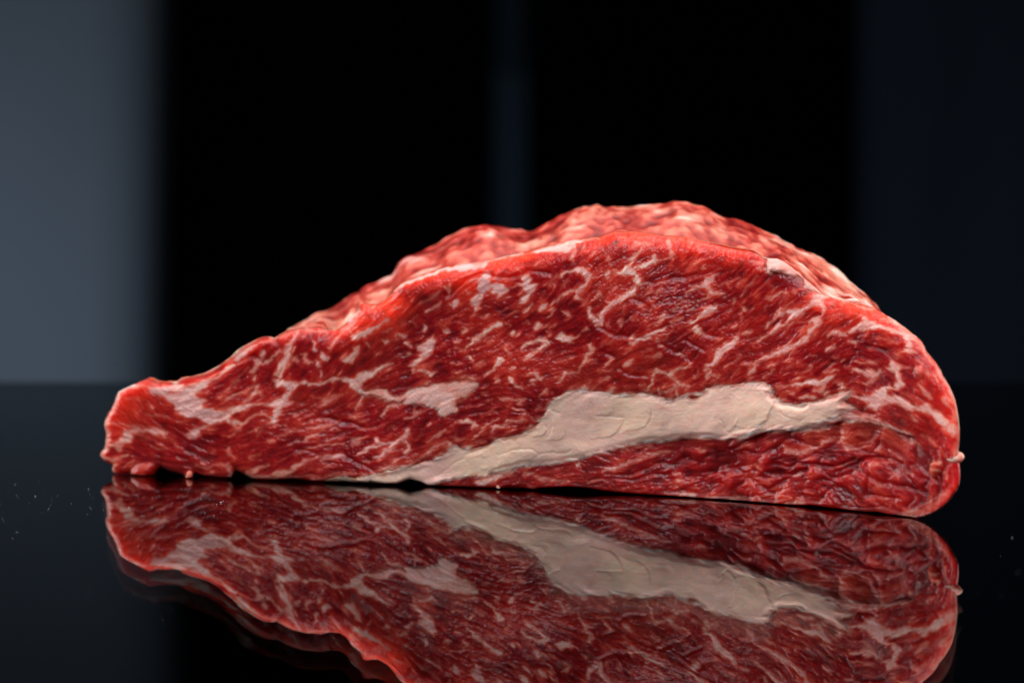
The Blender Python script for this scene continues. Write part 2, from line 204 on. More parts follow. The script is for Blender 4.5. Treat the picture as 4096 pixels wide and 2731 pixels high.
s(.55,(700,1250,60),(640,1320,25)); s(.4,(800,1050,40),(850,970,20)); s(.7,(1440,250,50),(1470,290,60),(1420,350,70),(1400,430,80),(1350,490,40),(1320,550,20)); s(.4,(1540,440,40),(1480,440,30)); s(.4,(1730,560,40),(1560,580,15))
s(.45,(1690,660,50),(1560,690,20)); s(.42,(1460,680,20),(1380,720,20)); s(.45,(1050,470,20),(1170,460,15)); s(.65,(0,1280,60),(15,1280,60)); s(.4,(980,340,40),(940,390,20)); s(.35,(120,450,40),(50,500,30)); s(.35,(880,730,16),(920,735,14))
s(.35,(420,1010,30),(480,960,14)); s(.35,(240,1050,40),(200,1080,30)); s(.4,(1600,260,30),(1640,230,20)); s(.4,(1720,200,25),(1760,170,14)); s(.3,(100,860,60),(160,820,40))
p, s = tile(2400,900)
s(.7,(860,200,60),(880,280,70),(900,360,60),(890,420,40)); s(.7,(440,230,50),(530,260,50),(640,240,25)); s(.7,(520,270,40),(500,340,40),(440,380,60),(400,470,60))
p(1,(320,500),(400,500),(470,590),(540,650),(540,730),(470,760),(450,700),(440,650),(380,630),(340,660),(260,640),(180,620),(200,600),(310,570))
s(.9,(450,760,40),(430,840,70),(330,900,80),(220,960,80),(180,990,50),(60,1080,50),(20,1180,60),(0,1250,40)); s(.9,(680,380,50),(690,440,60),(600,490,60),(500,520,40),(450,540,30)); s(.65,(690,480,40),(750,440,30),(880,410,30))
s(.85,(120,610,70),(110,650,40),(70,600,20)); s(.55,(120,410,55),(120,450,55)); s(.45,(220,760,30),(230,720,20)); s(.65,(0,860,50),(20,880,50)); s(.85,(1440,620,30),(1350,690,90),(1310,770,110),(1200,800,40),(1080,830,25)); s(.8,(1330,820,60),(1400,870,60),(1500,880,30),(1550,880,15))
s(.75,(1400,890,12),(1250,960,12),(1100,1090,10)); s(.5,(650,800,60),(580,850,30)); s(.5,(720,830,40),(760,830,40)); s(.85,(1450,1050,70),(1350,1100,80),(1280,1140,50),(1170,1200,50),(1120,1230,30)); s(.55,(1010,1160,60),(900,1220,30)); s(.65,(840,1120,50),(760,1210,60),(720,1190,20))
s(.9,(820,1300,40),(720,1350,60),(600,1410,60),(510,1420,40),(440,1480,60),(380,1470,30)); p(.9,(1160,1270),(1210,1260),(1260,1310),(1295,1360),(1250,1375),(1180,1350)); s(.5,(270,1225,70),(300,1210,50)); s(.75,(110,1240,30),(130,1235,25)); s(.55,(560,1080,50),(500,1010,20))
s(.55,(1650,940,60),(1630,1030,25)); s(.65,(1770,1060,60),(1800,1090,40)); s(.4,(1620,790,30),(1580,760,20)); s(.75,(1460,800,6),(1560,730,10),(1700,690,8)); s(.5,(1880,720,20),(1780,830,15),(1730,900,10)); s(.75,(1250,555,12),(1300,505,10)); s(.55,(1070,570,8),(1120,510,8),(1190,400,8))
s(.5,(1880,1340,60),(1800,1390,50)); s(.5,(1700,1450,80),(1600,1530,60)); s(.7,(920,1080,8),(970,1020,10),(1080,930,8)); s(.6,(1000,1090,7),(1080,1010,8),(1170,950,7)); s(.5,(600,1190,8),(620,1110,10),(680,1000,8),(770,740,8)); s(.4,(380,1160,30),(500,1190,30))
s(.45,(1180,520,30),(1120,550,20)); s(.35,(940,580,40),(950,540,30)); s(.35,(1500,400,30),(1400,330,30)); s(.4,(1270,300,40),(1200,250,40)); s(.35,(1120,1010,25),(1060,1040,14)); s(.35,(820,950,14),(850,880,8)); s(.4,(330,1020,40),(300,1080,25))
p, s = tile(2400,1250)
s(.85,(1700,340,60),(1600,430,80),(1500,500,110),(1470,590,80),(1420,660,70),(1350,680,50)); s(.7,(1330,700,30),(1390,750,60),(1350,790,70)); s(.65,(1440,780,40),(1500,800,40))
s(.7,(690,740,60),(660,860,50),(620,950,40),(590,980,30)); s(.8,(720,720,40),(860,760,40),(920,740,60),(1000,700,35),(1130,690,30)); s(.75,(860,760,35),(960,820,40),(1010,870,35),(1100,920,25)); s(.75,(960,890,40),(900,960,50),(820,1000,30),(750,1000,40))
s(.8,(750,950,25),(740,990,25)); s(.75,(970,970,30),(980,1040,40)); s(.55,(1080,900,40),(1070,980,12)); s(.55,(780,520,70),(700,540,50),(770,570,40)); s(.45,(550,520,20),(650,540,15)); s(.65,(430,590,60),(400,640,70),(330,640,25)); s(.7,(430,370,60),(370,350,25)); s(.55,(400,460,30),(340,510,20))
s(.4,(630,440,30),(680,445,25)); s(.45,(100,720,25),(20,740,15)); s(.45,(140,820,35),(50,840,15)); s(.75,(1000,520,18),(1080,550,20)); s(.65,(1560,690,25),(1600,670,25)); s(.45,(1850,700,60),(1870,620,40)); s(.45,(1700,540,20),(1760,540,20)); s(.45,(520,880,15),(560,910,20))
s(.5,(810,360,8),(900,240,10),(950,130,8)); s(.45,(520,790,10),(640,740,14)); s(.4,(940,240,8),(1010,190,8)); s(.4,(1240,720,20),(1200,830,25))
p, s = tile(2900,950)
p(.9,(1090,710),(1150,700),(1250,710),(1340,760),(1250,770),(1200,790),(1240,870),(1240,950),(1200,1000),(1210,1080),(1150,1150),(1080,1210),(1060,1290),(1000,1330),(860,1400),(760,1440),(640,1490),(560,1520),(460,1568),(420,1568),(560,1470),(630,1420),(720,1370),(850,1340),(920,1310),(980,1270),(1010,1220),(1030,1160),(1120,1110),(1080,1080),(1020,1060),(1050,1030),(1130,1030),(1190,980),(1200,900),(1150,870),(1080,890),(1000,920),(960,960),(900,1000),(830,1030),(760,1100),(700,1140),(640,1200),(560,1240),(480,1280),(400,1320),(370,1320),(400,1270),(500,1230),(600,1160),(680,1100),(760,1060),(800,960),(740,960),(660,1010),(590,1070),(520,1140),(480,1170),(470,1130),(500,1080),(580,1040),(620,980),(640,930),(750,900),(900,900),(1000,880),(1060,840),(1020,820),(1070,770))
s(.65,(480,750,20),(590,740,60),(680,710,50),(760,680,40)); s(.65,(860,675,45),(885,665,45)); s(.4,(540,620,25),(580,660,25)); s(.5,(640,930,50),(740,860,30),(830,790,15))
p(.85,(1280,1200),(1380,1150),(1460,1180),(1540,1180),(1550,1250),(1500,1260),(1420,1220),(1330,1230),(1280,1250)); p(.95,(1550,1180),(1700,1090),(1760,1030),(1720,970),(1650,960),(1780,990),(1880,1040),(1880,1150),(1740,1160),(1600,1200))
s(.55,(1220,1040,10),(1330,1000,12),(1440,965,12)); s(.75,(1390,1340,30),(1340,1380,70),(1280,1410,60)); s(.65,(1570,1310,40),(1640,1350,25)); s(.55,(300,1180,40),(250,1220,40)); s(.65,(20,1360,100),(60,1330,60))
s(.65,(1350,770,20),(1500,800,20),(1640,830,20),(1880,890,25)); s(.55,(380,370,25),(430,400,20)); s(.65,(360,480,8),(250,620,10),(170,740,10)); s(.65,(0,570,8),(150,530,8)); s(.5,(160,640,10),(165,580,10))
s(.5,(40,930,12),(70,820,16),(90,780,30)); s(.5,(150,1350,8),(170,1150,8),(200,900,12)); s(.45,(330,1370,8),(420,1220,8)); s(.4,(560,830,20),(480,880,20)); s(.4,(240,540,20),(200,560,20)); s(.4,(1000,1070,30),(930,1050,20)); s(.3,(930,1150,30),(1000,1120,20))
s(.5,(1820,300,50),(1860,320,40)); s(.7,(350,200,40),(520,280,50)); s(.5,(1170,1170,14),(1100,1230,12))
p, s = tile(2900,1250)
s(.65,(640,480,50),(540,540,70),(440,590,60),(360,640,60),(330,720,80),(300,780,50)); s(.75,(800,470,50),(720,500,60),(640,540,40)); s(.45,(760,610,30),(850,570,25)); s(.55,(620,660,40),(540,700,40)); s(.55,(600,730,30),(560,770,30),(480,830,40))
s(.55,(1100,680,40),(1030,710,30)); s(.45,(850,680,25),(780,710,20)); s(.65,(1250,740,20),(1320,720,40),(1400,710,30)); s(.55,(1360,545,22),(1420,545,20)); s(.55,(1100,545,20),(1150,542,18)); s(.7,(1468,600,25),(1478,598,25)); s(.65,(1300,640,12),(1370,615,14)); s(.5,(1820,630,40),(1720,640,20)); s(.45,(1530,700,25),(1600,690,20))
s(.85,(1330,800,50),(1250,840,80),(1200,880,90),(1050,850,60),(920,890,60),(830,910,30)); s(.75,(1200,880,80),(1200,980,60),(1120,960,30)); s(.55,(820,920,20),(660,930,30)); s(.55,(860,1010,30),(780,980,20)); s(.65,(1200,980,50),(1270,1000,50),(1240,1030,30))
s(.7,(1400,880,25),(1470,900,60),(1500,930,50)); s(.75,(1640,720,40),(1720,740,50),(1880,740,60)); s(.6,(1060,1050,50),(960,1050,30)); s(.4,(100,640,40),(160,550,30)); s(.35,(680,750,12),(720,720,10)); s(.5,(60,820,14),(120,740,16),(190,630,12))
p(.62,(980,1440),(1200,1385),(1300,1335),(1520,1240),(1600,1235),(1880,1290),(1880,1400),(1700,1370),(1500,1400),(1200,1470),(900,1495),(600,1480))
p, s = tile(3350,1200)
p(.9,(140,390),(280,310),(320,250),(280,200),(400,240),(520,310),(640,340),(700,370),(850,400),(960,440),(930,490),(960,600),(970,670),(900,660),(780,660),(860,600),(880,530),(830,470),(700,420),(560,370),(440,370),(300,390))
s(.75,(0,400,40),(60,410,50),(120,440,60)); s(.55,(520,470,15),(620,500,20),(730,520,20),(640,560,10)); s(.65,(160,520,40),(230,560,25)); s(.85,(480,70,30),(620,200,40),(750,300,50),(850,360,30)); s(.65,(960,450,30),(1050,530,25),(1090,600,15)); s(.45,(1180,790,40),(1240,850,30)); s(.75,(1310,930,20),(1340,1000,15))
s(.55,(350,790,20),(460,790,50),(520,780,30))
p(.9,(640,860),(700,750),(760,790),(820,840),(900,850),(820,870),(800,900),(830,970),(860,1050),(850,1090),(760,1110),(640,1120),(640,1180),(760,1190),(900,1260),(1000,1290),(1150,1290),(1200,1360),(1330,1450),(1420,1568),(1300,1568),(1200,1450),(1100,1390),(1000,1350),(930,1390),(860,1370),(740,1290),(660,1310),(560,1330),(500,1390),(440,1340),(390,1330),(400,1270),(330,1250),(220,1240),(200,1200),(330,1170),(480,1150),(560,1100),(620,1080),(740,1080),(770,1030),(740,920),(690,890))
s(.75,(270,890,25),(400,930,60),(500,940,70),(540,890,40)); s(.7,(480,950,60),(420,1010,50),(370,1050,40)); s(.75,(220,890,20),(200,910,15)); s(.65,(60,1070,50),(100,1100,30)); s(.45,(100,1190,60),(150,1150,40)); s(.55,(1000,740,15),(1080,800,20)); s(.65,(1000,1040,20),(1080,1090,60),(1130,1170,60),(1160,1210,40)); s(.38,(1160,950,60),(1110,910,40))
s(.7,(1350,1270,60),(1430,1380,40),(1480,1500,40)); s(.75,(1460,1280,20),(1475,1300,20)); s(.35,(800,1170,20),(1000,1220,14)); s(.4,(440,650,10),(470,635,10)); s(.35,(120,860,20),(180,850,16)); s(.35,(940,1100,12),(1040,1130,14))
p, s = tile(3350,1600)
p(.85,(1050,60),(1170,80),(1250,170),(1400,280),(1480,330),(1520,340),(1500,420),(1420,460),(1380,390),(1260,260),(1180,170),(1080,120))
s(.55,(960,190,50),(1010,260,60)); s(.55,(1430,150,30),(1460,250,30),(1500,330,30)); s(.65,(1490,500,50),(1500,600,60),(1480,700,40)); s(.4,(1050,440,40),(1130,440,30),(1230,560,30),(1310,620,25),(1370,700,25))
p(.68,(0,210),(80,160),(180,140),(360,170),(520,220),(640,290),(700,340),(800,360),(900,400),(960,450),(880,440),(760,400),(680,350),(560,320),(400,290),(200,270),(0,280)); s(.9,(640,300,30),(720,345,35),(820,385,35),(930,440,30)); s(.55,(760,440,30),(860,500,40),(980,560,45),(1030,600,15))
s(.65,(0,500,60),(80,570,70),(200,610,40),(350,580,15)); s(.55,(110,470,20),(260,440,20),(380,430,15),(600,430,12)); s(.45,(250,400,25),(440,550,40),(430,600,30)); s(.45,(0,830,12),(120,770,14),(240,715,12)); s(.4,(700,1460,60),(880,1400,80),(1050,1380,70),(1250,1270,80),(1400,1130,70)); s(.45,(90,1310,50),(230,1270,40),(300,1330,60)); s(.4,(1240,850,80),(1220,940,60))
s(.4,(420,1080,60),(520,1080,60)); s(.35,(600,1300,80),(500,1250,50)); s(.5,(380,820,50),(460,820,40))
p, s = tile(2800,1600)
s(.7,(1030,580,30),(1100,650,80),(1200,670,80),(1350,640,60),(1450,600,40),(1530,520,70),(1650,480,50),(1800,470,40)); s(.7,(1740,500,50),(1800,570,80),(1840,630,50)); s(.45,(0,630,40),(80,620,30)); s(.55,(690,810,70),(720,840,60)); s(.85,(1080,1290,50),(1180,1280,50),(1300,1290,40)); s(.4,(60,1220,60),(300,1210,60),(500,1240,50),(700,1230,60),(1100,1140,60)); s(.9,(1170,960,30),(1230,950,35))
p(.72,(420,470),(550,390),(700,350),(860,360),(1140,390),(1400,360),(1600,290),(1700,240),(1880,180),(1880,270),(1650,310),(1400,380),(1200,400),(920,380),(780,420),(650,470),(500,520)); s(.85,(740,400,10),(930,375,20)); s(.8,(950,380,20),(1080,405,14))
p, s = tile(1900,1650,1/2.352)
p(.7,(0,640),(100,600),(220,570),(390,530),(430,560),(300,600),(220,640),(120,660),(0,700)); s(.55,(480,580,50),(560,590,40),(650,640,50),(760,640,40),(880,650,20)); s(.65,(1200,560,30),(1310,520,50),(1420,470,45),(1560,430,50),(1700,390,50),(1850,360,30)); s(.5,(1380,350,30),(1500,330,20),(1640,330,30)); s(.45,(1640,340,20),(1560,380,20)); s(.45,(2100,330,50),(2180,340,30))
s(.95,(985,480,36),(960,515,16)); s(.4,(1070,650,40),(1130,630,15)); s(.5,(520,710,30),(560,712,30)); s(.38,(1880,700,70),(1920,640,60),(1880,560,40)); s(.75,(1930,780,36),(2060,792,36)); s(.3,(1700,500,30),(1660,470,30)); s(.3,(1200,470,20),(1340,430,16)); s(.3,(700,560,8),(900,520,8)); s(.3,(760,600,8),(1100,560,8))
# --- the thick cream seam, the muscle folded below it, and the small wedge
def tl(ox, oy, pts, k=K_): return [(ox+x*k, oy+y*k) for x, y in pts]
SEAM_TOP = (tl(900,1500,[(1260,1318),(1400,1272),(1550,1275),(1640,1290)]) + tl(1400,1450,[(110,1440),(200,1440),(300,1400),(420,1370),(560,1340),(680,1300),(850,1270),(1000,1230),(1120,1180),(1260,1100),(1300,1060),(1380,1060),(1440,1100),(1560,1080),(1700,1030)])
 + tl(1900,1300,[(150,1500),(260,1440),(400,1410),(500,1390),(650,1330),(760,1270),(800,1220),(780,1190),(870,1130),(930,1000),(1000,930),(1110,860),(1200,830),(1330,815),(1480,815),(1680,840),(1760,860)])
 + tl(2400,1250,[(160,1015),(260,1020),(400,1015),(560,1010),(660,1035),(780,1055),(850,1100),(920,1090),(960,1050),(1020,1055),(1100,1050),(1140,1090),(1200,1080),(1230,1020),(1320,1010),(1330,950),(1400,920),(1470,900),(1580,915)])
 + tl(2900,1250,[(120,905),(220,885),(510,885),(600,960),(610,1000),(570,1020),(650,1085),(720,1120),(800,1135),(900,1138),(1020,1130),(1180,1100),(1280,1060),(1400,1030),(1580,970),(1590,1000),(1560,1060),(1500,1110),(1480,1140),(1600,1180),(1655,1205),(1600,1220),(1520,1235),(1400,1290),(1300,1330),(1200,1380),(1060,1430)]))
SEAM_BOT = (tl(2900,1250,[(980,1450),(880,1470),(700,1458),(550,1470),(420,1468),(360,1490),(200,1540)]) + tl(2800,1600,[(340,495),(250,500),(150,480)])
 + tl(1900,1650,[(2080,240),(1960,250),(1850,265),(1740,285),(1680,280),(1560,290),(1450,310),(1330,340),(1260,365),(1120,395),(1000,440),(860,460),(740,490),(620,495),(480,500),(420,505),(380,525),(200,560),(50,600)],1/2.352)
 + tl(1400,1450,[(1500,1432),(1200,1480),(1080,1510),(1000,1560),(900,1560),(400,1575),(0,1560)]) + [(1300,1945)])
SEAM = SEAM_TOP + SEAM_BOT
FOLD = (tl(1400,1450,[(1000,1560),(1080,1512),(1200,1482),(1500,1434)]) + tl(1900,1650,[(50,602),(200,562),(380,527),(420,507),(480,502),(620,497),(740,492),(860,462),(1000,442),(1120,397),(1260,367),(1330,342),(1450,312),(1560,292),(1680,282),(1740,287),(1850,267),(1960,252),(2080,242)],1/2.352)
 + tl(2800,1600,[(150,482),(250,502),(340,497),(430,480),(500,520),(650,470),(780,422),(920,382),(1200,402),(1400,382),(1650,312)])
 + tl(3350,1600,[(0,280),(200,272),(400,292),(560,322),(680,352),(760,402),(880,442),(960,460),(1050,610),(1150,720),(1180,830),(1190,960),(1300,1080),(1280,1170),(1180,1260),(1000,1330),(900,1400),(950,1500)]) + [(3650,2110),(1700,2000)])
WEDGE = tl(1400,1450,[(60,395),(120,378),(200,366),(330,328),(450,348),(490,398),(540,428),(650,408),(720,368),(820,328),(960,308),(1120,258),(1300,238),(1480,208),(1640,250),(1570,342),(1440,432),(1362,482),(1342,560),(1384,602),(1340,642),(1250,642),(1200,692),(1108,652),(1128,582),(960,542),(780,522),(640,504),(520,504),(420,474),(360,434),(160,424)])
KNOB = tl(2900,950,[(470,330),(540,255),(620,235),(720,270),(820,320),(930,410),(1040,500),(1130,590),(1230,700),(1160,705),(1050,650),(985,600),(950,520),(900,485),(820,475),(720,460),(640,440),(590,450),(560,490),(510,450),(480,380)])
LOBE = tl(400,1450,[(390,1420),(390,1340),(480,1260),(600,1235),(690,1270),(715,1330),(690,1400),(600,1460),(480,1460)])
P_.append((.88, KNOB)); P_.append((.45, tl(3350,1200,[(960,860),(1000,820),(1070,830),(1105,880),(1090,960),(1050,1000),(1010,960)])))
FLAKES = [(.5,tl(1900,1300,[(1490,920),(1620,920),(1700,980),(1740,1080),(1700,1150),(1520,1150),(1490,1080)])),(.7,tl(1900,1300,[(1520,1180),(1700,1160),(1840,1160),(1850,1220),(1800,1330),(1700,1400),(1440,1430),(1420,1350),(1510,1250)])),
(.6,tl(1900,1300,[(780,1240),(870,1240),(900,1290),(880,1360),(700,1400),(640,1350)])),(.5,tl(2400,1250,[(300,1340),(430,1230),(500,1200),(620,1210),(640,1270),(600,1400),(480,1480),(300,1500),(240,1420)])),
(1.,tl(2900,1250,[(150,1080),(250,1010),(400,1000),(540,1010),(640,1080),(600,1200),(570,1290),(550,1350),(400,1440),(200,1450),(110,1400),(160,1280),(140,1170)])),(.8,tl(2900,1250,[(640,1160),(720,1120),(1020,1135),(1280,1060),(1580,970),(1500,1120),(1650,1205),(1500,1240),(1290,1330),(1050,1430),(970,1380),(1000,1330),(830,1330),(700,1240)])),
(.9,tl(2900,1250,[(220,920),(260,880),(510,890),(600,960),(600,1000),(420,990),(220,960)])),(.8,tl(2400,1250,[(1230,1460),(1300,1400),(1520,1350),(1560,1450),(1600,1520),(1500,1540),(1300,1530),(1220,1500)])),
(.5,tl(2400,1250,[(1490,1350),(1560,1240),(1690,1140),(1720,1200),(1730,1320),(1700,1440),(1600,1490),(1540,1420)])),(.5,tl(1900,1300,[(880,1160),(960,1060),(1060,1110),(1130,1300),(1100,1440),(920,1450),(900,1330)])),(-.5,tl(1400,1450,[(1080,1420),(1300,1300),(1480,1180),(1660,1180),(1880,1100),(1880,1280),(1600,1400),(1200,1460)])),
(.4,tl(1900,1650,[(120,420),(250,370),(520,340),(620,390),(500,450),(300,500),(60,520)],1/2.352))]
CREASE = [(1,tl(900,1250,[(1190,1330),(1400,1370),(1600,1410),(1880,1420)])),(1,tl(2400,900,[(0,1290),(100,1320),(200,1370),(420,1390),(560,1420)])),(.8,tl(2400,900,[(420,930),(520,1000),(640,1060)])),(1,tl(2400,1250,[(760,390),(860,440),(1000,520),(1100,630)])),(.7,tl(2400,1250,[(1040,340),(1150,400),(1300,440)])),
(1,tl(1900,1300,[(600,1000),(680,1030),(700,1110),(760,1180)])),(1.2,tl(1400,1050,[(1180,420),(1260,400),(1400,260),(1600,150)])),(1.2,tl(1900,950,[(100,480),(240,490),(450,470),(620,470),(740,430),(960,450)])),(.7,tl(2400,900,[(540,660),(640,700),(780,700),(900,660),(1180,660)])),(.8,tl(2400,900,[(1250,1290),(1300,1340),(1480,1400)])),
(.8,tl(2400,1250,[(0,510),(200,550),(280,650),(420,760),(560,790)])),(1.2,tl(900,1250,[(130,620),(250,600),(350,560),(440,600)])),(1,tl(2900,950,[(360,180),(350,260),(480,300),(520,420),(600,440)])),(.7,tl(900,1500,[(900,940),(1050,960),(1200,1000)])),(.8,tl(900,1500,[(1400,940),(1600,1050),(1880,1200)])),
(1.3,tl(2800,1600,[(400,630),(480,580),(620,470),(780,425)])),(1.5,tl(2800,1600,[(720,820),(800,890),(1000,930),(1180,940),(1320,880)])),(1,tl(2800,1600,[(410,640),(560,780),(640,860),(700,900)])),(1.2,tl(2800,1600,[(930,800),(1100,810),(1350,800),(1550,830),(1880,770)])),(1,tl(2800,1600,[(0,900),(200,910),(260,960)])),(.8,tl(2800,1600,[(600,980),(700,1110),(900,1060),(1080,1020)])),
(1.5,tl(3350,1600,[(0,860),(200,830),(340,770),(600,760),(760,790),(880,950),(1000,1090),(1100,1200)])),(1.3,tl(3350,1600,[(340,860),(400,960),(560,1050),(780,1050),(980,1120),(1080,1220)])),(1,tl(3350,1600,[(360,900),(390,1080),(370,1180),(560,1230),(720,1210)])),(1,tl(3350,1600,[(660,560),(820,780),(1000,950),(1180,1040)])),(1.2,tl(3350,1600,[(1180,960),(1260,1040),(1310,1140)])),(.8,tl(3350,1600,[(900,640),(1040,800),(1160,980)])),
(1,tl(1900,1650,[(1200,600),(1500,540),(1750,480),(2000,430)],1/2.352)),(.8,tl(1900,1650,[(1100,640),(1500,620),(1800,580)],1/2.352)),(1,tl(3350,1200,[(420,600),(700,700),(900,830)])),(1,tl(2900,1250,[(600,1010),(650,1090),(760,1140),(1000,1145)])),(1.2,tl(2900,1250,[(1480,1145),(1660,1210),(1880,1250)])),(1,tl(2900,1250,[(900,1490),(1300,1420),(1600,1350)]))]
CRACKS = [tl(1900,1300,[(970,1060),(1010,1080),(1060,1112)]),tl(1900,1300,[(1480,970),(1490,1080),(1520,1165),(1620,1160),(1720,1165),(1860,1150)]),tl(1900,1300,[(900,1250),(906,1320),(870,1390)]),tl(2400,1250,[(1640,1040),(1700,1140),(1722,1200),(1730,1320)]),tl(2400,1250,[(1520,1340),(1550,1400),(1560,1460)]),tl(2900,1250,[(700,1250),(770,1300),(830,1335)]),tl(1900,1300,[(960,1260),(930,1360),(880,1420)]),tl(1900,1650,[(240,380),(400,345),(560,345)],1/2.352),tl(1900,1650,[(620,390),(820,380),(900,355)],1/2.352),tl(1400,1450,[(1080,1420),(1250,1320),(1420,1200)]),tl(2400,1250,[(640,1220),(650,1290),(600,1400)]),tl(2900,1250,[(110,1100),(140,1180),(160,1280)])]
S_ += [(.62,[(473,1572,16),(462,1600,14),(446,1640,16),(428,1672,18),(424,1705,16),(430,1740,16),(426,1780,18),(412,1815,20)]),(.6,[(3560,1280,22),(3640,1335,24),(3705,1412,22),(3760,1490,20),(3800,1560,20),(3825,1640,22),(3832,1720,24),(3828,1790,20)]),(.5,[(900,1456,16),(1000,1376,18),(1090,1356,14),(1180,1322,16),(1300,1324,16)])]
FLOW = [(520,1650,-25),(620,1750,-20),(800,1850,-10),(700,1800,-15),(460,1800,-10),(900,1650,25),(1000,1800,25),(1100,1700,15),(1050,1500,45),(1150,1850,30),(1300,1750,15),(1400,1850,10),(1300,1450,40),(1500,1400,30),(1600,1300,35),(1700,1600,25),(1600,1700,25),(1700,1500,20),(1900,1300,35),(2000,1150,40),(2100,1300,30),(2300,1500,10),(2200,1450,10),(2300,1200,40),(2500,1300,35),(2500,1550,8),(2700,1200,40),(2700,1450,20),(2900,1400,35),(3000,1250,40),(3100,1400,30),(3300,1450,5),(3300,1500,12),(3500,1400,-15),(3450,1300,-10),(3600,1450,-30),(3500,1600,-20),(3700,1600,-55),(3650,1750,-50),(3400,1750,5),(2500,1880,15),(2200,1900,8),(3000,1880,0),(3500,1950,-30),(3780,1900,75),(1700,1150,25),(2200,1020,20),(2700,980,70),(2900,1020,60),(3500,1280,-25),(3750,1500,-60),(1800,1750,25),(750,1600,20)]
# ---------------------------------------------------------------- the cut face as a fine grid of marbling and relief
HS = 3.0                                   # grid step in photo pixels (4096 wide)
GX0, GY0, GX1, GY1 = 380.0, 890.0, 3880.0, 2100.0
NX = int((GX1-GX0)/HS)+1; NY = int((GY1-GY0)/HS)+1
gx = GX0+np.arange(NX)*HS; gy = GY0+np.arange(NY)*HS
XX, YY = np.meshgrid(gx, gy)
rng = np.random.default_rng(7)
FX = np.fft.rfftfreq(NX)[None, :]; FY = np.fft.fftfreq(NY)[:, None]
def blur(a, sx, sy=None):                  # sigma in grid cells
    sy = sx if sy is None else sy
    k = np.exp(-2*np.pi**2*((FX*sx)**2+(FY*sy)**2))
    return np.fft.irfft2(np.fft.rfft2(a)*k, s=a.shape)
def norm(a): a = a-a.mean(); return a/(a.std()+1e-9)
def noise(s, sy=None): return norm(blur(rng.standard_normal((NY, NX)), s, sy))
def sst(a, b, x): t = np.clip((x-a)/(b-a), 0, 1); return t*t*(3-2*t)
def sample(a, x, y):                       # bilinear, coordinates in grid cells
    x = np.clip(x, 0, NX-1.001); y = np.clip(y, 0, NY-1.001)
    i = x.astype(np.int32); j = y.astype(np.int32); fx = x-i; fy = y-j
    return (a[j, i]*(1-fx)+a[j, i+1]*fx)*(1-fy)+(a[j+1, i]*(1-fx)+a[j+1, i+1]*fx)*fy
II, JJ = np.meshgrid(np.arange(NX, dtype=float), np.arange(NY, dtype=float))
# flow of the muscle fibres
wsum = np.zeros((NY, NX)); cs = np.zeros((NY, NX)); sn = np.zeros((NY, NX))
for fx_, fy_, fa in FLOW:
    w = 1/(((XX-fx_)**2+(YY-fy_)**2)/1e4+.15)**1.5
    cs += w*math.cos(math.radians(2*fa)); sn += w*math.sin(math.radians(2*fa)); wsum += w
ang = .5*np.arctan2(sn, cs)+.22*noise(26)
VX, VY = np.cos(ang), -np.sin(ang)
def lic(a, L, step=1.0):
    out = a.copy(); n = 1.0
    for sgn in (1, -1):
        x, y = II.copy(), JJ.copy()
        for k in range(L):
            i = np.clip(x, 0, NX-1).astype(np.int32); j = np.clip(y, 0, NY-1).astype(np.int32)
            x = x+sgn*step*VX[j, i]; y = y+sgn*step*VY[j, i]
            w = 1-(k+1)/(L+1.0)
            i = np.clip(x, 0, NX-1).astype(np.int32); j = np.clip(y, 0, NY-1).astype(np.int32)
            out += w*a[j, i]; n += w
    return norm(out)
def poly_mask(pts, x, y):
    inside = np.zeros(x.shape, bool); n = len(pts)
    for k in range(n):
        x1, y1 = pts[k]; x2, y2 = pts[(k+1) % n]
        if y1 == y2: continue
        c = (y1 > y) != (y2 > y)
        inside ^= c & (x < (x2-x1)*(y-y1)/(y2-y1)+x1)
    return inside
def seg_dist(pts, x, y, closed=False):
    d = np.full(x.shape, 1e9); n = len(pts)
    for k in range(n if closed else n-1):
        x1, y1 = pts[k][:2]; x2, y2 = pts[(k+1) % n][:2]
        dx, dy = x2-x1, y2-y1; L = dx*dx+dy*dy+1e-9
        t = np.clip(((x-x1)*dx+(y-y1)*dy)/L, 0, 1)
        d = np.minimum(d, np.hypot(x-x1-t*dx, y-y1-t*dy))
    return d
def box(pts, pad):
    xs = [q[0] for q in pts]; ys = [q[1] for q in pts]
    i0 = max(0, int((min(xs)-pad-GX0)/HS)); i1 = min(NX, int((max(xs)+pad-GX0)/HS)+2)
    j0 = max(0, int((min(ys)-pad-GY0)/HS)); j1 = min(NY, int((max(ys)+pad-GY0)/HS)+2)
    return slice(j0, max(j0, j1)), slice(i0, max(i0, i1))
def sdf_poly(pts, pad=60):                 # positive inside, in photo pixels; -pad far outside
    out = np.full((NY, NX), -float(pad)); b = box(pts, pad)
    x, y = XX[b], YY[b]; d = seg_dist(pts, x, y, True)
    out[b] = np.maximum(np.where(poly_mask(pts, x, y), d, -d), -pad); return out
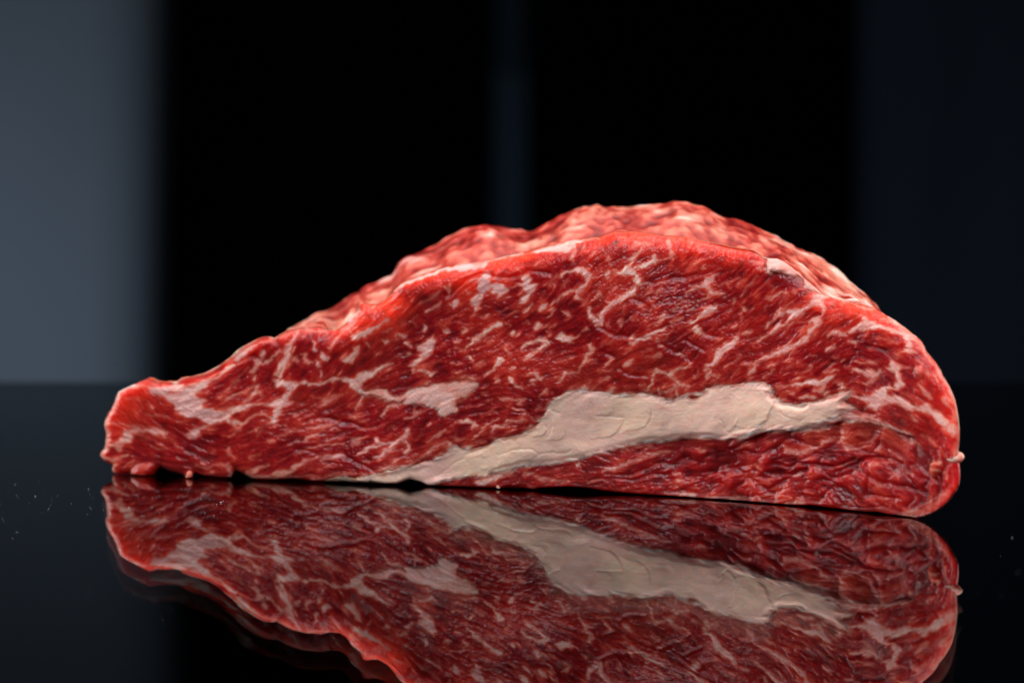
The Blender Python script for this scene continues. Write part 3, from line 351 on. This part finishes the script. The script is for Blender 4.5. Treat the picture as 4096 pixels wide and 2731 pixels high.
# feathered edges: the survey is read through a warp that runs along the fibres
f_fine = lic(rng.standard_normal((NY, NX)), 3)
f_mid = lic(blur(rng.standard_normal((NY, NX)), 2.0), 7)
f_long = lic(blur(rng.standard_normal((NY, NX)), 1.3), 13)
w_iso1, w_iso2 = noise(2.2), noise(2.2)
w_big1, w_big2 = noise(7), noise(7)
FAT = np.zeros((NY, NX)); PALE = np.zeros((NY, NX))
for v, pts in P_:
    b = box(pts, 30); x, y = XX[b], YY[b]
    if x.size == 0: continue
    d = seg_dist(pts, x, y, True); d = np.where(poly_mask(pts, x, y), d, -d)
    FAT[b] = np.maximum(FAT[b], v*sst(-9, 10, d))
for v, pts in S_:
    b = box(pts, 45); x, y = XX[b], YY[b]
    if x.size == 0: continue
    for (x1, y1, w1), (x2, y2, w2) in zip(pts[:-1], pts[1:]):
        dx, dy = x2-x1, y2-y1; t = np.clip(((x-x1)*dx+(y-y1)*dy)/(dx*dx+dy*dy+1e-9), 0, 1)
        d = .90*(w1+(w2-w1)*t)/2-np.hypot(x-x1-t*dx, y-y1-t*dy)
        FAT[b] = np.maximum(FAT[b], v*sst(-9, 7, d))
sd_seam = sdf_poly(SEAM); sd_fold = sdf_poly(FOLD, 400); sd_wedge = sdf_poly(WEDGE, 80)
sd_out = sdf_poly(OUTLINE, 60)
am = 1.5                                    # grid cells of feathering
wx = VX*(am*.55*f_mid+am*.45*f_fine)+.75*w_iso1+.9*w_big1
wy = VY*(am*.55*f_mid+am*.45*f_fine)+.75*w_iso2+.9*w_big2
FAT = sample(FAT, II+wx, JJ+wy)
in_fold = sst(-6, 6, sd_fold); in_seam = sst(-3, 3, sample(sd_seam, II+.6*wx, JJ+.6*wy))
edge_s = np.exp(-np.clip(-sd_seam, 0, None)/(9+5*f_mid).clip(2, 30))*(sd_seam > -58)*(.5+.22*f_mid); FAT = np.maximum(FAT, np.clip(edge_s, 0, .75)*(1-.6*in_fold))
soft = blur(FAT, 5)
# fine marbling flecks between the surveyed veins
dens = norm(blur(rng.standard_normal((NY, NX)), 22))
fl = .70*f_mid+.45*f_long+.12*f_fine
fleck = sst(1.2, 2.3, fl+.22*dens-.15)*.40+sst(.4, 1.9, fl+.1*dens)*.12
FAT = np.maximum(FAT, fleck*(1-.55*in_fold)*(1-.5*sst(.2, .7, FAT)))
FAT = np.clip(FAT*(.93+.05*f_fine+.07*f_mid+.05*noise(6))+.012*f_fine, 0, 1)
# lean colour: dark crimson bundles, orange where fat lies just under the surface
TONE = .36+.075*f_mid+.05*f_long+.07*noise(9)+.55*np.clip(soft, 0, .6)+.025*f_fine
TONE = np.clip(TONE-.10*in_fold, 0, 1)
# relief in millimetres towards the viewer
cre = np.zeros((NY, NX)); lip = np.zeros((NY, NX))
for v, pts in CREASE:
    b = box(pts, 60); x, y = XX[b]+6*w_big1[b], YY[b]+6*w_big2[b]
    d = seg_dist(pts, x, y); cre[b] = np.maximum(cre[b], v*np.exp(-(d/9.0)**2)); lip[b] += v*np.exp(-(d/34.0)**2)
HGT = .07*noise(14)+.035*f_mid+.045*f_long+.030*f_fine+.020*norm(blur(rng.standard_normal((NY, NX)), .8))+.03*sst(.3, .8, FAT)-.38*cre
rdg = np.exp(-((f_long+.4*noise(10))/.07)**2)*sst(-.2, 1., noise(12)); HGT += .07*rdg
# folded muscle: plump fibre bundles with gaps
nb = 190; bx = rng.uniform(1750, 3850, nb); by = rng.uniform(1640, 2090, nb)
keep = poly_mask(FOLD, bx, by); bx, by = bx[keep], by[keep]
b = box(FOLD, 20); x, y = XX[b]+9*w_big1[b]+2*w_iso1[b], YY[b]+9*w_big2[b]+2*w_iso2[b]
c_, s_ = np.cos(ang[b]), -np.sin(ang[b])
d1 = np.full(x.shape, 1e9); d2 = d1.copy(); hid = np.zeros(x.shape); hrnd = rng.uniform(-.5, .5, len(bx))
for k in range(len(bx)):
    u = (x-bx[k])*c_+(y-by[k])*s_; v = -(x-bx[k])*s_+(y-by[k])*c_
    d = np.hypot(u*.6, v*1.1); near = d < d1; d2 = np.where(near, d1, np.minimum(d2, d)); hid = np.where(near, hrnd[k], hid); d1 = np.minimum(d1, d)
lob = np.zeros((NY, NX)); lob[b] = np.sqrt(np.clip((d2-d1)/46.0, 0, 1)); hd = np.zeros((NY, NX)); hd[b] = hid
hd = blur(hd, 1.5); lob = blur(lob, 1.0)
loose = in_fold*sst(2350, 3000, XX)
HGT += loose*(.8*(lob-1)+.7*hd*lob+.3*noise(11))
TONE = np.clip(TONE+loose*(.12+.16*(lob-.6)+.26*hd), 0, 1)
FAT = np.clip(FAT-loose*.2*(1-lob), 0, 1)
# seam: waxy flakes with peeled edges
fk = np.zeros((NY, NX))
for v, pts in FLAKES:
    d = sample(sdf_poly(pts, 30), II+1.0*w_big1+.5*w_iso1, JJ+1.0*w_big2+.5*w_iso2); q_ = .5*XX+.85*YY; qs = [.5*a+.85*c for a, c in pts]; fk += v*sst(-3, 4, d)*np.clip((q_-min(qs))/(max(qs)-min(qs)), 0, 1)**1.3
scr = lic(rng.standard_normal((NY, NX)), 14)
h_seam = .24*fk+.22*noise(20)+.05*noise(5)+.008*scr+.012*noise(1.2)-.4*cre
ck = np.zeros((NY, NX))
for pts in CRACKS:
    b = box(pts, 30); d = seg_dist(pts, XX[b]+3*w_big1[b]+1.5*w_iso1[b], YY[b]+3*w_big2[b]+1.5*w_iso2[b]); ck[b] = np.maximum(ck[b], np.exp(-(d/4.2)**2))
kk = in_seam*sst(2, 30, sd_seam); HGT = HGT*(1-kk)+(h_seam+.12*np.sqrt(np.clip(sd_seam/60, 0, 1))-.09*ck)*kk
in_wedge = sst(-3, 3, sd_wedge)
HGT = HGT*(1-.6*in_wedge)+in_wedge*.12*sst(-4, 24, sd_wedge)
HGT += 1.1*loose*-sst(-30, 10, sd_fold)*.4
# crest lip stands proud above the crease, whole face gently uneven
HGT += .5*noise(60)+.25*noise(30)
# cream / pink balance of the fat
CREAM = np.clip(.12*noise(30)+.14-.1*in_wedge-.1*in_fold, 0, 1)
CREAM = np.where(in_seam > .5, np.clip(.60+.26*noise(24)+.14*fk-.35*sst(2700, 3350, XX)+.25*(1-sst(1900, 2500, XX))-.35*(1-sst(0, 26, sd_seam)), 0, 1), CREAM)
FAT = FAT*(1-in_seam)+in_seam*np.clip(.94+.03*noise(6)-.34*(1-sst(-4, 16, sd_seam+5*f_mid))-.2*sst(3180, 3330, XX)*(1-sst(1590, 1620, YY)), 0, 1)
# fat lump on the shoulder, lobe at the foot of the tip, round nub
sd_knob = sdf_poly(KNOB, 60); sd_lobe = sdf_poly(LOBE, 60); in_knob = sst(-3, 4, sd_knob+3*w_big1); in_lobe = sst(-4, 4, sd_lobe)
HGT = HGT+in_knob*(1.0*np.sqrt(np.clip(sd_knob/34, 0, 1))+.35*noise(5)+.12*noise(2.2))*(1-.6*sst(3110, 3200, XX))+in_lobe*1.5*np.sqrt(np.clip(sd_lobe/40, 0, 1))
nub = np.hypot((XX-3680)/22, (YY-1490)/30); HGT += .8*np.sqrt(np.clip(1-nub, 0, 1))
FAT = np.clip(np.maximum(FAT, in_knob*(.66+.10*noise(4)+.06*noise(9))), 0, 1); TONE = np.clip(TONE+.15*in_lobe, 0, 1)
# outer rim of the cut: bloomed red tissue plus translucent glow, painted into the colour
up = 1-sst(1560, 1900, YY); BLOOM_GLOW = np.clip(np.exp(-np.clip(sd_out, 0, None)/(56+20*noise(16)).clip(20, 120))*(.25+.75*up)*(.3+.7*sst(1150, 1600, XX))*(1-.65*sst(3450, 3700, XX))*(1+.18*f_mid+.2*noise(9))*1.0+.10*noise(22)*up, 0, .92)
BLOOM_GLOW *= 1-.5*in_fold
# ---------------------------------------------------------------- the black glass table and the backdrop
m, nt, b = material('clear_glass'); b.inputs['Transmission Weight'].default_value = 1; b.inputs['Roughness'].default_value = 0; b.inputs['IOR'].default_value = 1.38; b.inputs['Base Color'].default_value = (.26, .30, .32, 1)
M_glass = m
M_black = simple('matt_black', (.0012, .0013, .0016), .9, spec=0)
M_drop = simple('black_backdrop', (.0003, .0004, .0008), .9, scale=3, spec=0)
M_panel = simple('grey_panel', (.105, .13, .165), .7, .06, 4, 0)
M_slate = simple('slate_panel', (.120, .150, .225), .7, .1, 4, 0)
M_strip = simple('slate_strip', (.013, .022, .031), .8, .2, 3, 0)
M_strip_faded = simple('faded_strip', (.008, .013, .018), .8, .2, 3, 0)  # darker copy of the strip colour, its upward dimming painted in
M_navy = simple('navy_panel', (.022, .032, .048), .8, .2, 3, 0)
BACK_Y = 3.0; KB = BACK_Y/1.9
tt = tag(box_obj('tabletop', (-1.2, -.3, -.011), (1.2, .915, 0), M_glass), kind='structure')
tt.data.materials.append(M_black)
for q in (2, 3, 4, 5): tt.data.polygons[q].material_index = 1        # sides blacked out, added to stop lamps reflecting inside the glass
tag(box_obj('table_base', (-1.2, -.3, -.08), (1.2, .913, -.03), M_black), kind='structure')
tag(box_obj('edge_blocker', (-1.2, .9155, -.08), (1.2, .918, -.0015), M_black), kind='structure')  # added black plate, blocks light coming through the glass's back side
tag(box_obj('floor', (-3, -1, -.92), (3, BACK_Y+.3, -.9), M_black), kind='structure')
tag(box_obj('backdrop', (-3, BACK_Y+.2, -.9), (3, BACK_Y+.22, 2.6), M_drop), kind='structure')
prof = [(-.85, .0), (-.05, .0)]+[(-.05+.065*math.sin(q), .065-.065*math.cos(q)) for q in np.linspace(.1, math.pi/2, 14)]+[(.015, .16), (-.85, .16)]
n_ = len(prof); pv = [(x, y, z) for z in (-.89, 1.3) for x, y in prof]
pn = tag(mesh_obj('backdrop_panel', pv, [(q, (q+1) % n_, (q+1) % n_+n_, q+n_) for q in range(n_)], M_panel, smooth=False), kind='structure'); pn.location = (-.251*KB, BACK_Y, .0); pn.rotation_euler = (0, R(1.6), 0)
tag(box_obj('backdrop_strip', (-.012*KB, BACK_Y-.01, -.89), (.010*KB, BACK_Y+.01, .115), M_strip), kind='structure')
tag(box_obj('backdrop_strip', (-.011*KB, BACK_Y-.008, .117), (.009*KB, BACK_Y+.012, .9), M_strip_faded), kind='structure')
prof = [(1.3, .0), (.20, .0)]+[(.20-.20*math.sin(q), .17-.17*math.cos(q)) for q in np.linspace(.08, math.pi/2, 16)]+[(1.3, .17)]
n_ = len(prof); pv = [(x, y, z) for z in (-.89, 1.3) for x, y in prof]
pn = tag(mesh_obj('backdrop_side', pv, [((q+1) % n_, q, q+n_, (q+1) % n_+n_) for q in range(n_)], M_navy, smooth=False), kind='structure'); pn.location = (.243*KB, BACK_Y, .0)
# ---------------------------------------------------------------- cut-face mapping
a_, e_ = ray([q[0] for q in SILV], [q[1] for q in SILV]); y_ = -CAM_H/e_
PF = np.polyfit(a_, y_, 4); dPF = np.polyder(PF)
def face_pt(px, py, out=0.0, back=0.0):        # out: millimetres towards the viewer, back: metres behind the face
    a, e = ray(px, py); a0 = np.clip(a, a_.min()-.005, a_.max()+.005); Y = np.polyval(PF, a0)+back
    dYa = np.polyval(dPF, a0); tx = Y+a*0; ty = dYa             # tangent (d(aY), dY)
    tx = Y+a0*dYa; ln = np.hypot(tx, ty); nx, ny = ty/ln, -tx/ln
    o = np.asarray(out)*.001
    return np.stack([a*Y+nx*o, Y+ny*o, CAM_H+e*Y], -1)
MM = 1/ (4096/240.0)                           # one photo pixel is about .0586 mm on the face
# ragged outline
def resample(pts, step):
    p = np.array(pts+[pts[0]], float); L = np.r_[0, np.cumsum(np.hypot(*np.diff(p, axis=0).T))]
    n = int(L[-1]/step); t = np.linspace(0, L[-1], n, endpoint=False); return np.stack([np.interp(t, L, p[:, 0]), np.interp(t, L, p[:, 1])], 1)
RED = .7+1.3*sst(1960, 1850, YY+.0*XX)+2.8*sst(1750, 1400, YY)*sst(900, 1400, XX)   # rounding of the cut edge, mm
REDC = 2.0+1.6*sst(1750, 1400, YY)*sst(900, 1400, XX)
d_mm = np.clip(sd_out*MM, 0, RED)
recess = (RED-np.sqrt(np.maximum(RED**2-(RED-d_mm)**2, 0)))*np.minimum(1, REDC/RED)
gyv, gxv = np.gradient(blur(sd_out, 1.0), HS)
PX = XX-np.where(sd_out < 0, sd_out*gxv, 0); PY = YY-np.where(sd_out < 0, sd_out*gyv, 0)
OUTMM = HGT*sst(0, 14, sd_out); BACKM = recess*.001
VAL = sd_out > -HS*1.05
cell = VAL[:-1, :-1] & VAL[1:, :-1] & VAL[:-1, 1:] & VAL[1:, 1:] & ((sd_out[:-1, :-1] > 0) | (sd_out[1:, 1:] > 0) | (sd_out[1:, :-1] > 0) | (sd_out[:-1, 1:] > 0))
def cen(a): return .25*(a[:-1, :-1]+a[1:, :-1]+a[:-1, 1:]+a[1:, 1:])
lab = np.zeros(cell.shape, int)
lab[cen(in_wedge) > .5] = 3; lab[cen(in_knob) > .5] = 4; lab[cen(in_lobe) > .5] = 5; lab[cen(in_fold) > .5] = 2; lab[cen(in_seam) > .5] = 1; lab[~cell] = -1
ATT = {'fat': FAT, 'tone': TONE, 'cream': CREAM, 'bloom_glow': BLOOM_GLOW}
POS = face_pt(PX, PY, OUTMM, BACKM); POS[..., 2] = np.maximum(POS[..., 2], .0003)
def quads(mask):
    j, i = np.nonzero(mask); q = j*NX+i; return np.stack([q, q+NX, q+NX+1, q+1], 1)
def compact(pos, q, attrs):
    u, inv = np.unique(q, return_inverse=True); return pos.reshape(-1, 3)[u], inv.reshape(q.shape), {k: v.ravel()[u] for k, v in attrs.items()}, u
slab = link(bpy.data.objects.new('raw_beef', None)); slab.location = (0, .66, 0)
tag(slab, 'raw marbled beef with a thick cream fat seam standing on black glass', 'meat')
def under(o):
    o.parent = slab; o.matrix_parent_inverse = slab.matrix_world.inverted() if False else o.matrix_parent_inverse
    o.location = (-slab.location.x, -slab.location.y, -slab.location.z); return o
# --- main muscle: cut face (with beds for the other pieces) + the body behind it
notmain = lab > 0
full = np.zeros((NY, NX), int); cnt = np.zeros((NY, NX), int)
for dj in (0, 1):
    for di in (0, 1):
        full[dj:NY-1+dj, di:NX-1+di] += notmain; cnt[dj:NY-1+dj, di:NX-1+di] += 1
pit = (full == cnt)
POS0 = face_pt(PX, PY, OUTMM, BACKM+np.where(pit, .003, 0)); POS0[..., 2] = np.maximum(POS0[..., 2], .0003)
v0, f0, at0, _ = compact(POS0, quads(lab >= 0), ATT)
ol = resample(OUTLINE, 5.0); N = len(ol)
cen_px = np.array([2150., 1500.])
DEP = .058                                     # depth of the rear ridge
nring = 150; k_ = np.linspace(0, 1, nring)
dep = np.r_[.0, .0, .0003, .0007, .0012+(.105-.0012)*k_[1:]**1.25]; nr = len(dep)
gj = np.clip(((ol[:, 1]-GY0)/HS).round().astype(int), 0, NY-1); gi = np.clip(((ol[:, 0]-GX0)/HS).round().astype(int), 0, NX-1)
redge = np.minimum(RED, REDC)[gj, gi]*.001; oin = ol+7.0*np.stack([gxv[gj, gi], gyv[gj, gi]], 1); p_in = face_pt(oin[:, 0], oin[:, 1], 0, redge-.0004); p_b = face_pt(ol[:, 0], ol[:, 1], 0, redge); a_b = p_b[:, 0]/p_b[:, 1]
rx = np.array([q[0] for q in REAR], float); ry = np.array([q[1] for q in REAR], float)
p0 = p_b; z0 = np.maximum(p0[:, 2], .0003)
zr_s = face_pt(rx, ry, 0, DEP)[:, 2]-.0002
a_in = ray(oin[:, 0], oin[:, 1])[0]; a_ol, e_ol = ray(ol[:, 0], ol[:, 1])
xs = np.sort(ol[:, 0]); xq = np.arange(400, 3850, 5.0)
top_z = np.array([z0[np.abs(ol[:, 0]-q) < 6].max() if (np.abs(ol[:, 0]-q) < 6).any() else np.nan for q in xq])
top_z = np.interp(xq, xq[~np.isnan(top_z)], top_z[~np.isnan(top_z)])
ztop_ol = np.interp(ol[:, 0], xq, top_z)
ratio_r = np.where((ol[:, 0] > 900) & (ol[:, 0] < 3790), np.interp(ol[:, 0], rx, zr_s)/np.maximum(ztop_ol, .004), .97)
ratio_r = np.where(ol[:, 0] < 1130, .62, ratio_r); ratio_r = np.where(ol[:, 0] > 3600, .88, ratio_r); ratio_r = np.clip(ratio_r, .6, 1.6)
ratio_r = np.convolve(np.r_[ratio_r[-8:], ratio_r, ratio_r[:8]], np.ones(9)/9, 'same')[8:-8]
rg2 = np.random.default_rng(21)
def sheet(nu, nv, su, sv):
    a = rg2.standard_normal((nv, nu)); fu = np.fft.rfftfreq(nu)[None]; fv = np.fft.fftfreq(nv)[:, None]
    a = np.fft.irfft2(np.fft.rfft2(a)*np.exp(-2*np.pi**2*((fu*su)**2+(fv*sv)**2)), s=a.shape); return (a-a.mean())/a.std()
n_big, n_mid, n_fin = sheet(N, nr, 26, 9), sheet(N, nr, 6, 3), sheet(N, nr, 2.2, 1.3)
n_str = sheet(N, nr, 13, 1.8)
rings = []; 
topness = sst(.006, .02, z0)
for k, d in enumerate(dep):
    t = min(d/DEP, 1.0)
    rr = 1+(ratio_r-1)*np.where(ratio_r < 1, sst(0, .7, np.full(N, t)), sst(.12, 1, np.full(N, t)))
    dip = -.0062*topness*float(sst(.0001, .0065, np.array(d))*(1-sst(.25, 1.0, np.array(t))))*sst(.97, 1.03, ratio_r)*(1-.75*sst(3000, 3150, ol[:, 0]))
    if d > DEP:
        q = (d-DEP)/(dep[-1]-DEP); rr = rr*math.sqrt(max(1-q*q, 0))*.999+.001
    sh = 1-(.06*min(1., d/.012)+.04*t)*sst(1350, 1750, np.abs(ol[:, 0]-2100))-(.25*((d-DEP)/(dep[-1]-DEP))**2 if d > DEP else 0)
    axm = .009+(a_b-.009)*sh
    Y = p_b[:, 1]+d
    amp = .001*sst(0, .012, np.array(d))*topness
    z = z0*rr+dip+amp*(.30*n_big[k]+.18*n_mid[k]+.14*n_fin[k])
    z = np.maximum(z, .0003)
    if k == 0: z = np.maximum(p_in[:, 2], .0003)
    rings.append(np.stack([axm*Y, Y, z], 1) if k else np.stack([p_in[:, 0], p_in[:, 1], z], 1))
rv = np.concatenate(rings+[rings[-1].mean(0)[None]])
i_ = np.arange(N); rf = []
for k in range(nr-1):
    a = k*N+i_; c = k*N+(i_+1) % N; rf.append(np.stack([a, a+N, c+N, c], 1))
ce = nr*N; a = (nr-1)*N+i_; c = (nr-1)*N+(i_+1) % N; rf.append(np.stack([a, c, np.full(N, ce), np.full(N, ce)], 1)[:, [0, 1, 2, 2]])
rf = np.concatenate(rf[:-1])
dd = np.repeat(dep[:, None], N, 1); xcol = np.repeat(ol[None, :, 0], nr, 0)
right = sst(2950, 3250, xcol)*(1-sst(3600, 3800, xcol))
leftpale = 1-sst(1250, 1500, xcol)
s_fat = .22+.10*n_mid+.10*n_fin+.38*sst(.9, 1.8, n_str+.4*n_mid)+.15*sst(.3, 1.5, n_big)
s_fat = np.maximum(s_fat, right*(.45+.30*n_mid+.2*n_str-.30*sst(.2, 1.2, n_big)))
s_fat = np.maximum(s_fat, leftpale*(.45+.3*n_str))
s_fat = np.maximum(s_fat, (1-sst(.001, .005, dd+.0012*n_mid))*(.1+.2*n_mid+.6*sst(1450, 1600, xcol)*(1-sst(2380, 2450, xcol))+.5*sst(2480, 2600, xcol)*(1-sst(3000, 3060, xcol))+.6*sst(880, 930, xcol)*(1-sst(1100, 1180, xcol)))*topness[None])
f_edge = sample(FAT, (oin[:, 0]-GX0)/HS, (oin[:, 1]-GY0)/HS); t_edge = sample(TONE, (oin[:, 0]-GX0)/HS, (oin[:, 1]-GY0)/HS)
we = 1-sst(.0008, .0035, dd+.0006*n_mid); s_fat = np.clip(s_fat*(1-we)+f_edge[None]*we, .03, .97)
s_tone = np.clip(.42+.13*n_mid+.13*n_fin, 0, 1); s_cream = np.clip(.35+.2*n_big, 0, 1)
vb = np.concatenate([v0, rv]); fb = np.concatenate([f0, rf+len(v0)])
atb = {'fat': np.r_[at0['fat'], s_fat.ravel(), .3], 'tone': np.r_[at0['tone'], s_tone.ravel(), .4], 'cream': np.r_[at0['cream'], s_cream.ravel(), .3], 'bloom_glow': np.r_[at0['bloom_glow'], np.clip(.04+.6*we, 0, 1).ravel(), .3]}
body = under(mesh_obj('muscle', vb, fb, M_lean, attrs=atb)); tag(body, 'dark red lean muscle finely veined with pink fat')
# --- pieces let into the face
def piece(name, k, mat, label, depth=9.0):
    q = quads(lab == k); j, i = np.nonzero(lab == k)
    v, f, at, u = compact(POS, q, ATT); n = len(v)
    ins = 1.0/MM*np.clip(1-sd_out/40., 0, 1)
    pb = face_pt(PX+gxv*ins, PY+gyv*ins, OUTMM*.3, BACKM+depth*.001)
    pb[..., 2] = np.maximum(pb[..., 2], .0008); vb_ = pb.reshape(-1, 3)[u]
    e = np.concatenate([f[:, [0, 1]], f[:, [1, 2]], f[:, [2, 3]], f[:, [3, 0]]]); key = np.minimum(e[:, 0], e[:, 1]).astype(np.int64)*n+np.maximum(e[:, 0], e[:, 1])
    uq, idx, c = np.unique(key, return_index=True, return_counts=True); be = e[idx[c == 1]]
    sk = np.stack([be[:, 1], be[:, 0], be[:, 0]+n, be[:, 1]+n], 1)
    o = under(mesh_obj(name, np.concatenate([v, vb_]), np.concatenate([f, f[:, ::-1]+n, sk]), mat, attrs={a: np.r_[w, w] for a, w in at.items()}))
    return tag(o, label)
piece('fat_seam', 1, M_seam, 'thick cream fat seam with peeled waxy flakes')
piece('folded_muscle', 2, M_fold, 'darker wet muscle folded in loose bundles under the fat seam')
piece('fat_knob', 4, M_fat, 'knobbly pale fat lump on the right shoulder')
piece('muscle_lobe', 5, M_lean, 'rounded red lobe resting on the glass at the thin end')
piece('fat_wedge', 3, M_fat, 'pale pink wedge of fat left of the seam')
# --- curls, knobs and tags that stand off the slab
def tube(name, path, mat, fat, tone=.5, cream=.4, flat=1.0, seed=0, ns=28, bump=.16, label=None):
    g = np.random.default_rng(seed); P = np.array(path, float); n = len(P); m_ = max(24, n*12); t = np.linspace(0, n-1, m_)
    i = np.clip(t.astype(int), 0, n-2); f = (t-i)[:, None]
    def G(k): return P[np.clip(k, 0, n-1)]
    Q = .5*((2*G(i))+(-G(i-1)+G(i+1))*f+(2*G(i-1)-5*G(i)+4*G(i+1)-G(i+2))*f**2+(-G(i-1)+3*G(i)-3*G(i+1)+G(i+2))*f**3)
    c = face_pt(Q[:, 0], Q[:, 1], Q[:, 2]); r = Q[:, 3]*.001
    u = np.linspace(0, 1, m_); endr = np.sqrt(np.clip(1-(np.abs(u-.5)*2)**6, 0, 1)); r = r*np.maximum(endr, .02)
    T = np.gradient(c, axis=0); T /= np.linalg.norm(T, axis=1)[:, None]+1e-12
    B = np.array([0, 1., 0]); Nn = np.cross(T, B); Nn /= np.linalg.norm(Nn, axis=1)[:, None]+1e-9; Bb = np.cross(Nn, T)
    th = np.linspace(0, 2*math.pi, ns, endpoint=False)
    w = 1+bump*sum(np.sin(g.integers(1, 4)*th[None]+g.uniform(0, 6)+u[:, None]*g.uniform(3, 22))*g.uniform(.3, .8) for _ in range(6))/1.6
    w = w+bump*.5*np.sin(9*th[None]+3*np.sin(u[:, None]*31+seed))*np.sin(u[:, None]*47+seed)+bump*.35*np.sin(17*th[None]+u[:, None]*60)
    v = c[:, None]+(Nn[:, None]*np.cos(th)[None, :, None]+Bb[:, None]*np.sin(th)[None, :, None]*flat)*(r[:, None]*w)[..., None]
    v[..., 2] = np.maximum(v[..., 2], .0003)
    k = np.arange(m_-1)[:, None]*ns; q = np.arange(ns)[None]; q2 = (q+1) % ns
    fc = np.stack([k+q, k+ns+q, k+ns+q2, k+q2], -1).reshape(-1, 4)
    nz = g.standard_normal(m_*ns)*.04; o = under(mesh_obj(name, v.reshape(-1, 3), fc, mat, attrs={'fat': np.clip(fat+nz, 0, 1), 'tone': np.clip(tone+nz, 0, 1), 'cream': np.full(m_*ns, cream), 'bloom_glow': np.full(m_*ns, .5)}))
    return tag(o, label) if label else o
def tp(ox, oy, pts): return [(ox+x*K_, oy+y*K_, o, r) for x, y, o, r in pts]
tube('fat_curl', tp(3350,1600,[(1310,728,-.3,.3),(1400,750,-.2,.5),(1460,752,-.3,.65),(1500,740,-.5,.75),(1510,705,-.9,.7),(1480,660,-1.3,.5)]), M_lean, .68, .6, cream=.3, seed=3, bump=.25, label='curled pale fat strip on the thick end')
tube('muscle_curl', tp(3350,1600,[(1200,970,-.4,.8),(1225,880,.0,1.2),(1270,815,.0,1.2),(1330,790,-.4,.9)]), M_lean, .30, .6, seed=4)
tube('meat_tag', tp(400,1450,[(1120,1360,.0,.6),(1130,1410,.5,.7),(1110,1450,.4,.5)]), M_lean, .4, .7, seed=9)
tube('meat_tag', [(1990,1940,.2,.35),(1996,1950,.5,.4),(1998,1955,.4,.3)], M_fat, .6, .7, seed=10)
# --- hair on the meat
hp = tp(900,1250,[(805,850,.25,.035),(820,900,.32,.035),(805,1000,.32,.035),(765,1060,.32,.035),(740,1130,.32,.035),(735,1200,.25,.035)])
M_hair = simple('dark_hair', (.02, .015, .018), .4)
h = tube('hair', hp, M_hair, 0, ns=6, bump=0); h.parent = None; h.location = (0, 0, 0)
tag(h, 'thin dark hair lying on a branching vein of pale fat', 'hair')
# --- dust on the glass
g = np.random.default_rng(5); dv, df = [], []
M_dust = simple('dust', (.7, .7, .7), .8)
for k in range(110):
    px, py = (g.uniform(0, 900), 1950+g.normal(60, 40)) if k % 5 < 3 else (g.uniform(0, 4096), 2000+g.uniform(0, 1)**1.3*600)
    a, e = ray(px, py); Y = -CAM_H/e; r = g.uniform(.03, .085)*.001*(1 if k % 9 else 1.8); b0 = len(dv)
    c = np.array([a*Y, Y, r*.5+.0001])
    for sx, sy, sz in ((1,0,0),(-1,0,0),(0,1,0),(0,-1,0),(0,0,.6),(0,0,-.6)): dv.append(c+r*np.array([sx*g.uniform(.5, 2), sy, sz]))
    df += [(b0+i, b0+j, b0+l) for i, j, l in ((0,2,4),(2,1,4),(1,3,4),(3,0,4),(2,0,5),(1,2,5),(3,1,5),(0,3,5))]
tag(mesh_obj('dust', dv, df, M_dust), 'fine pale dust specks scattered over the black glass', 'dust', kind='stuff')
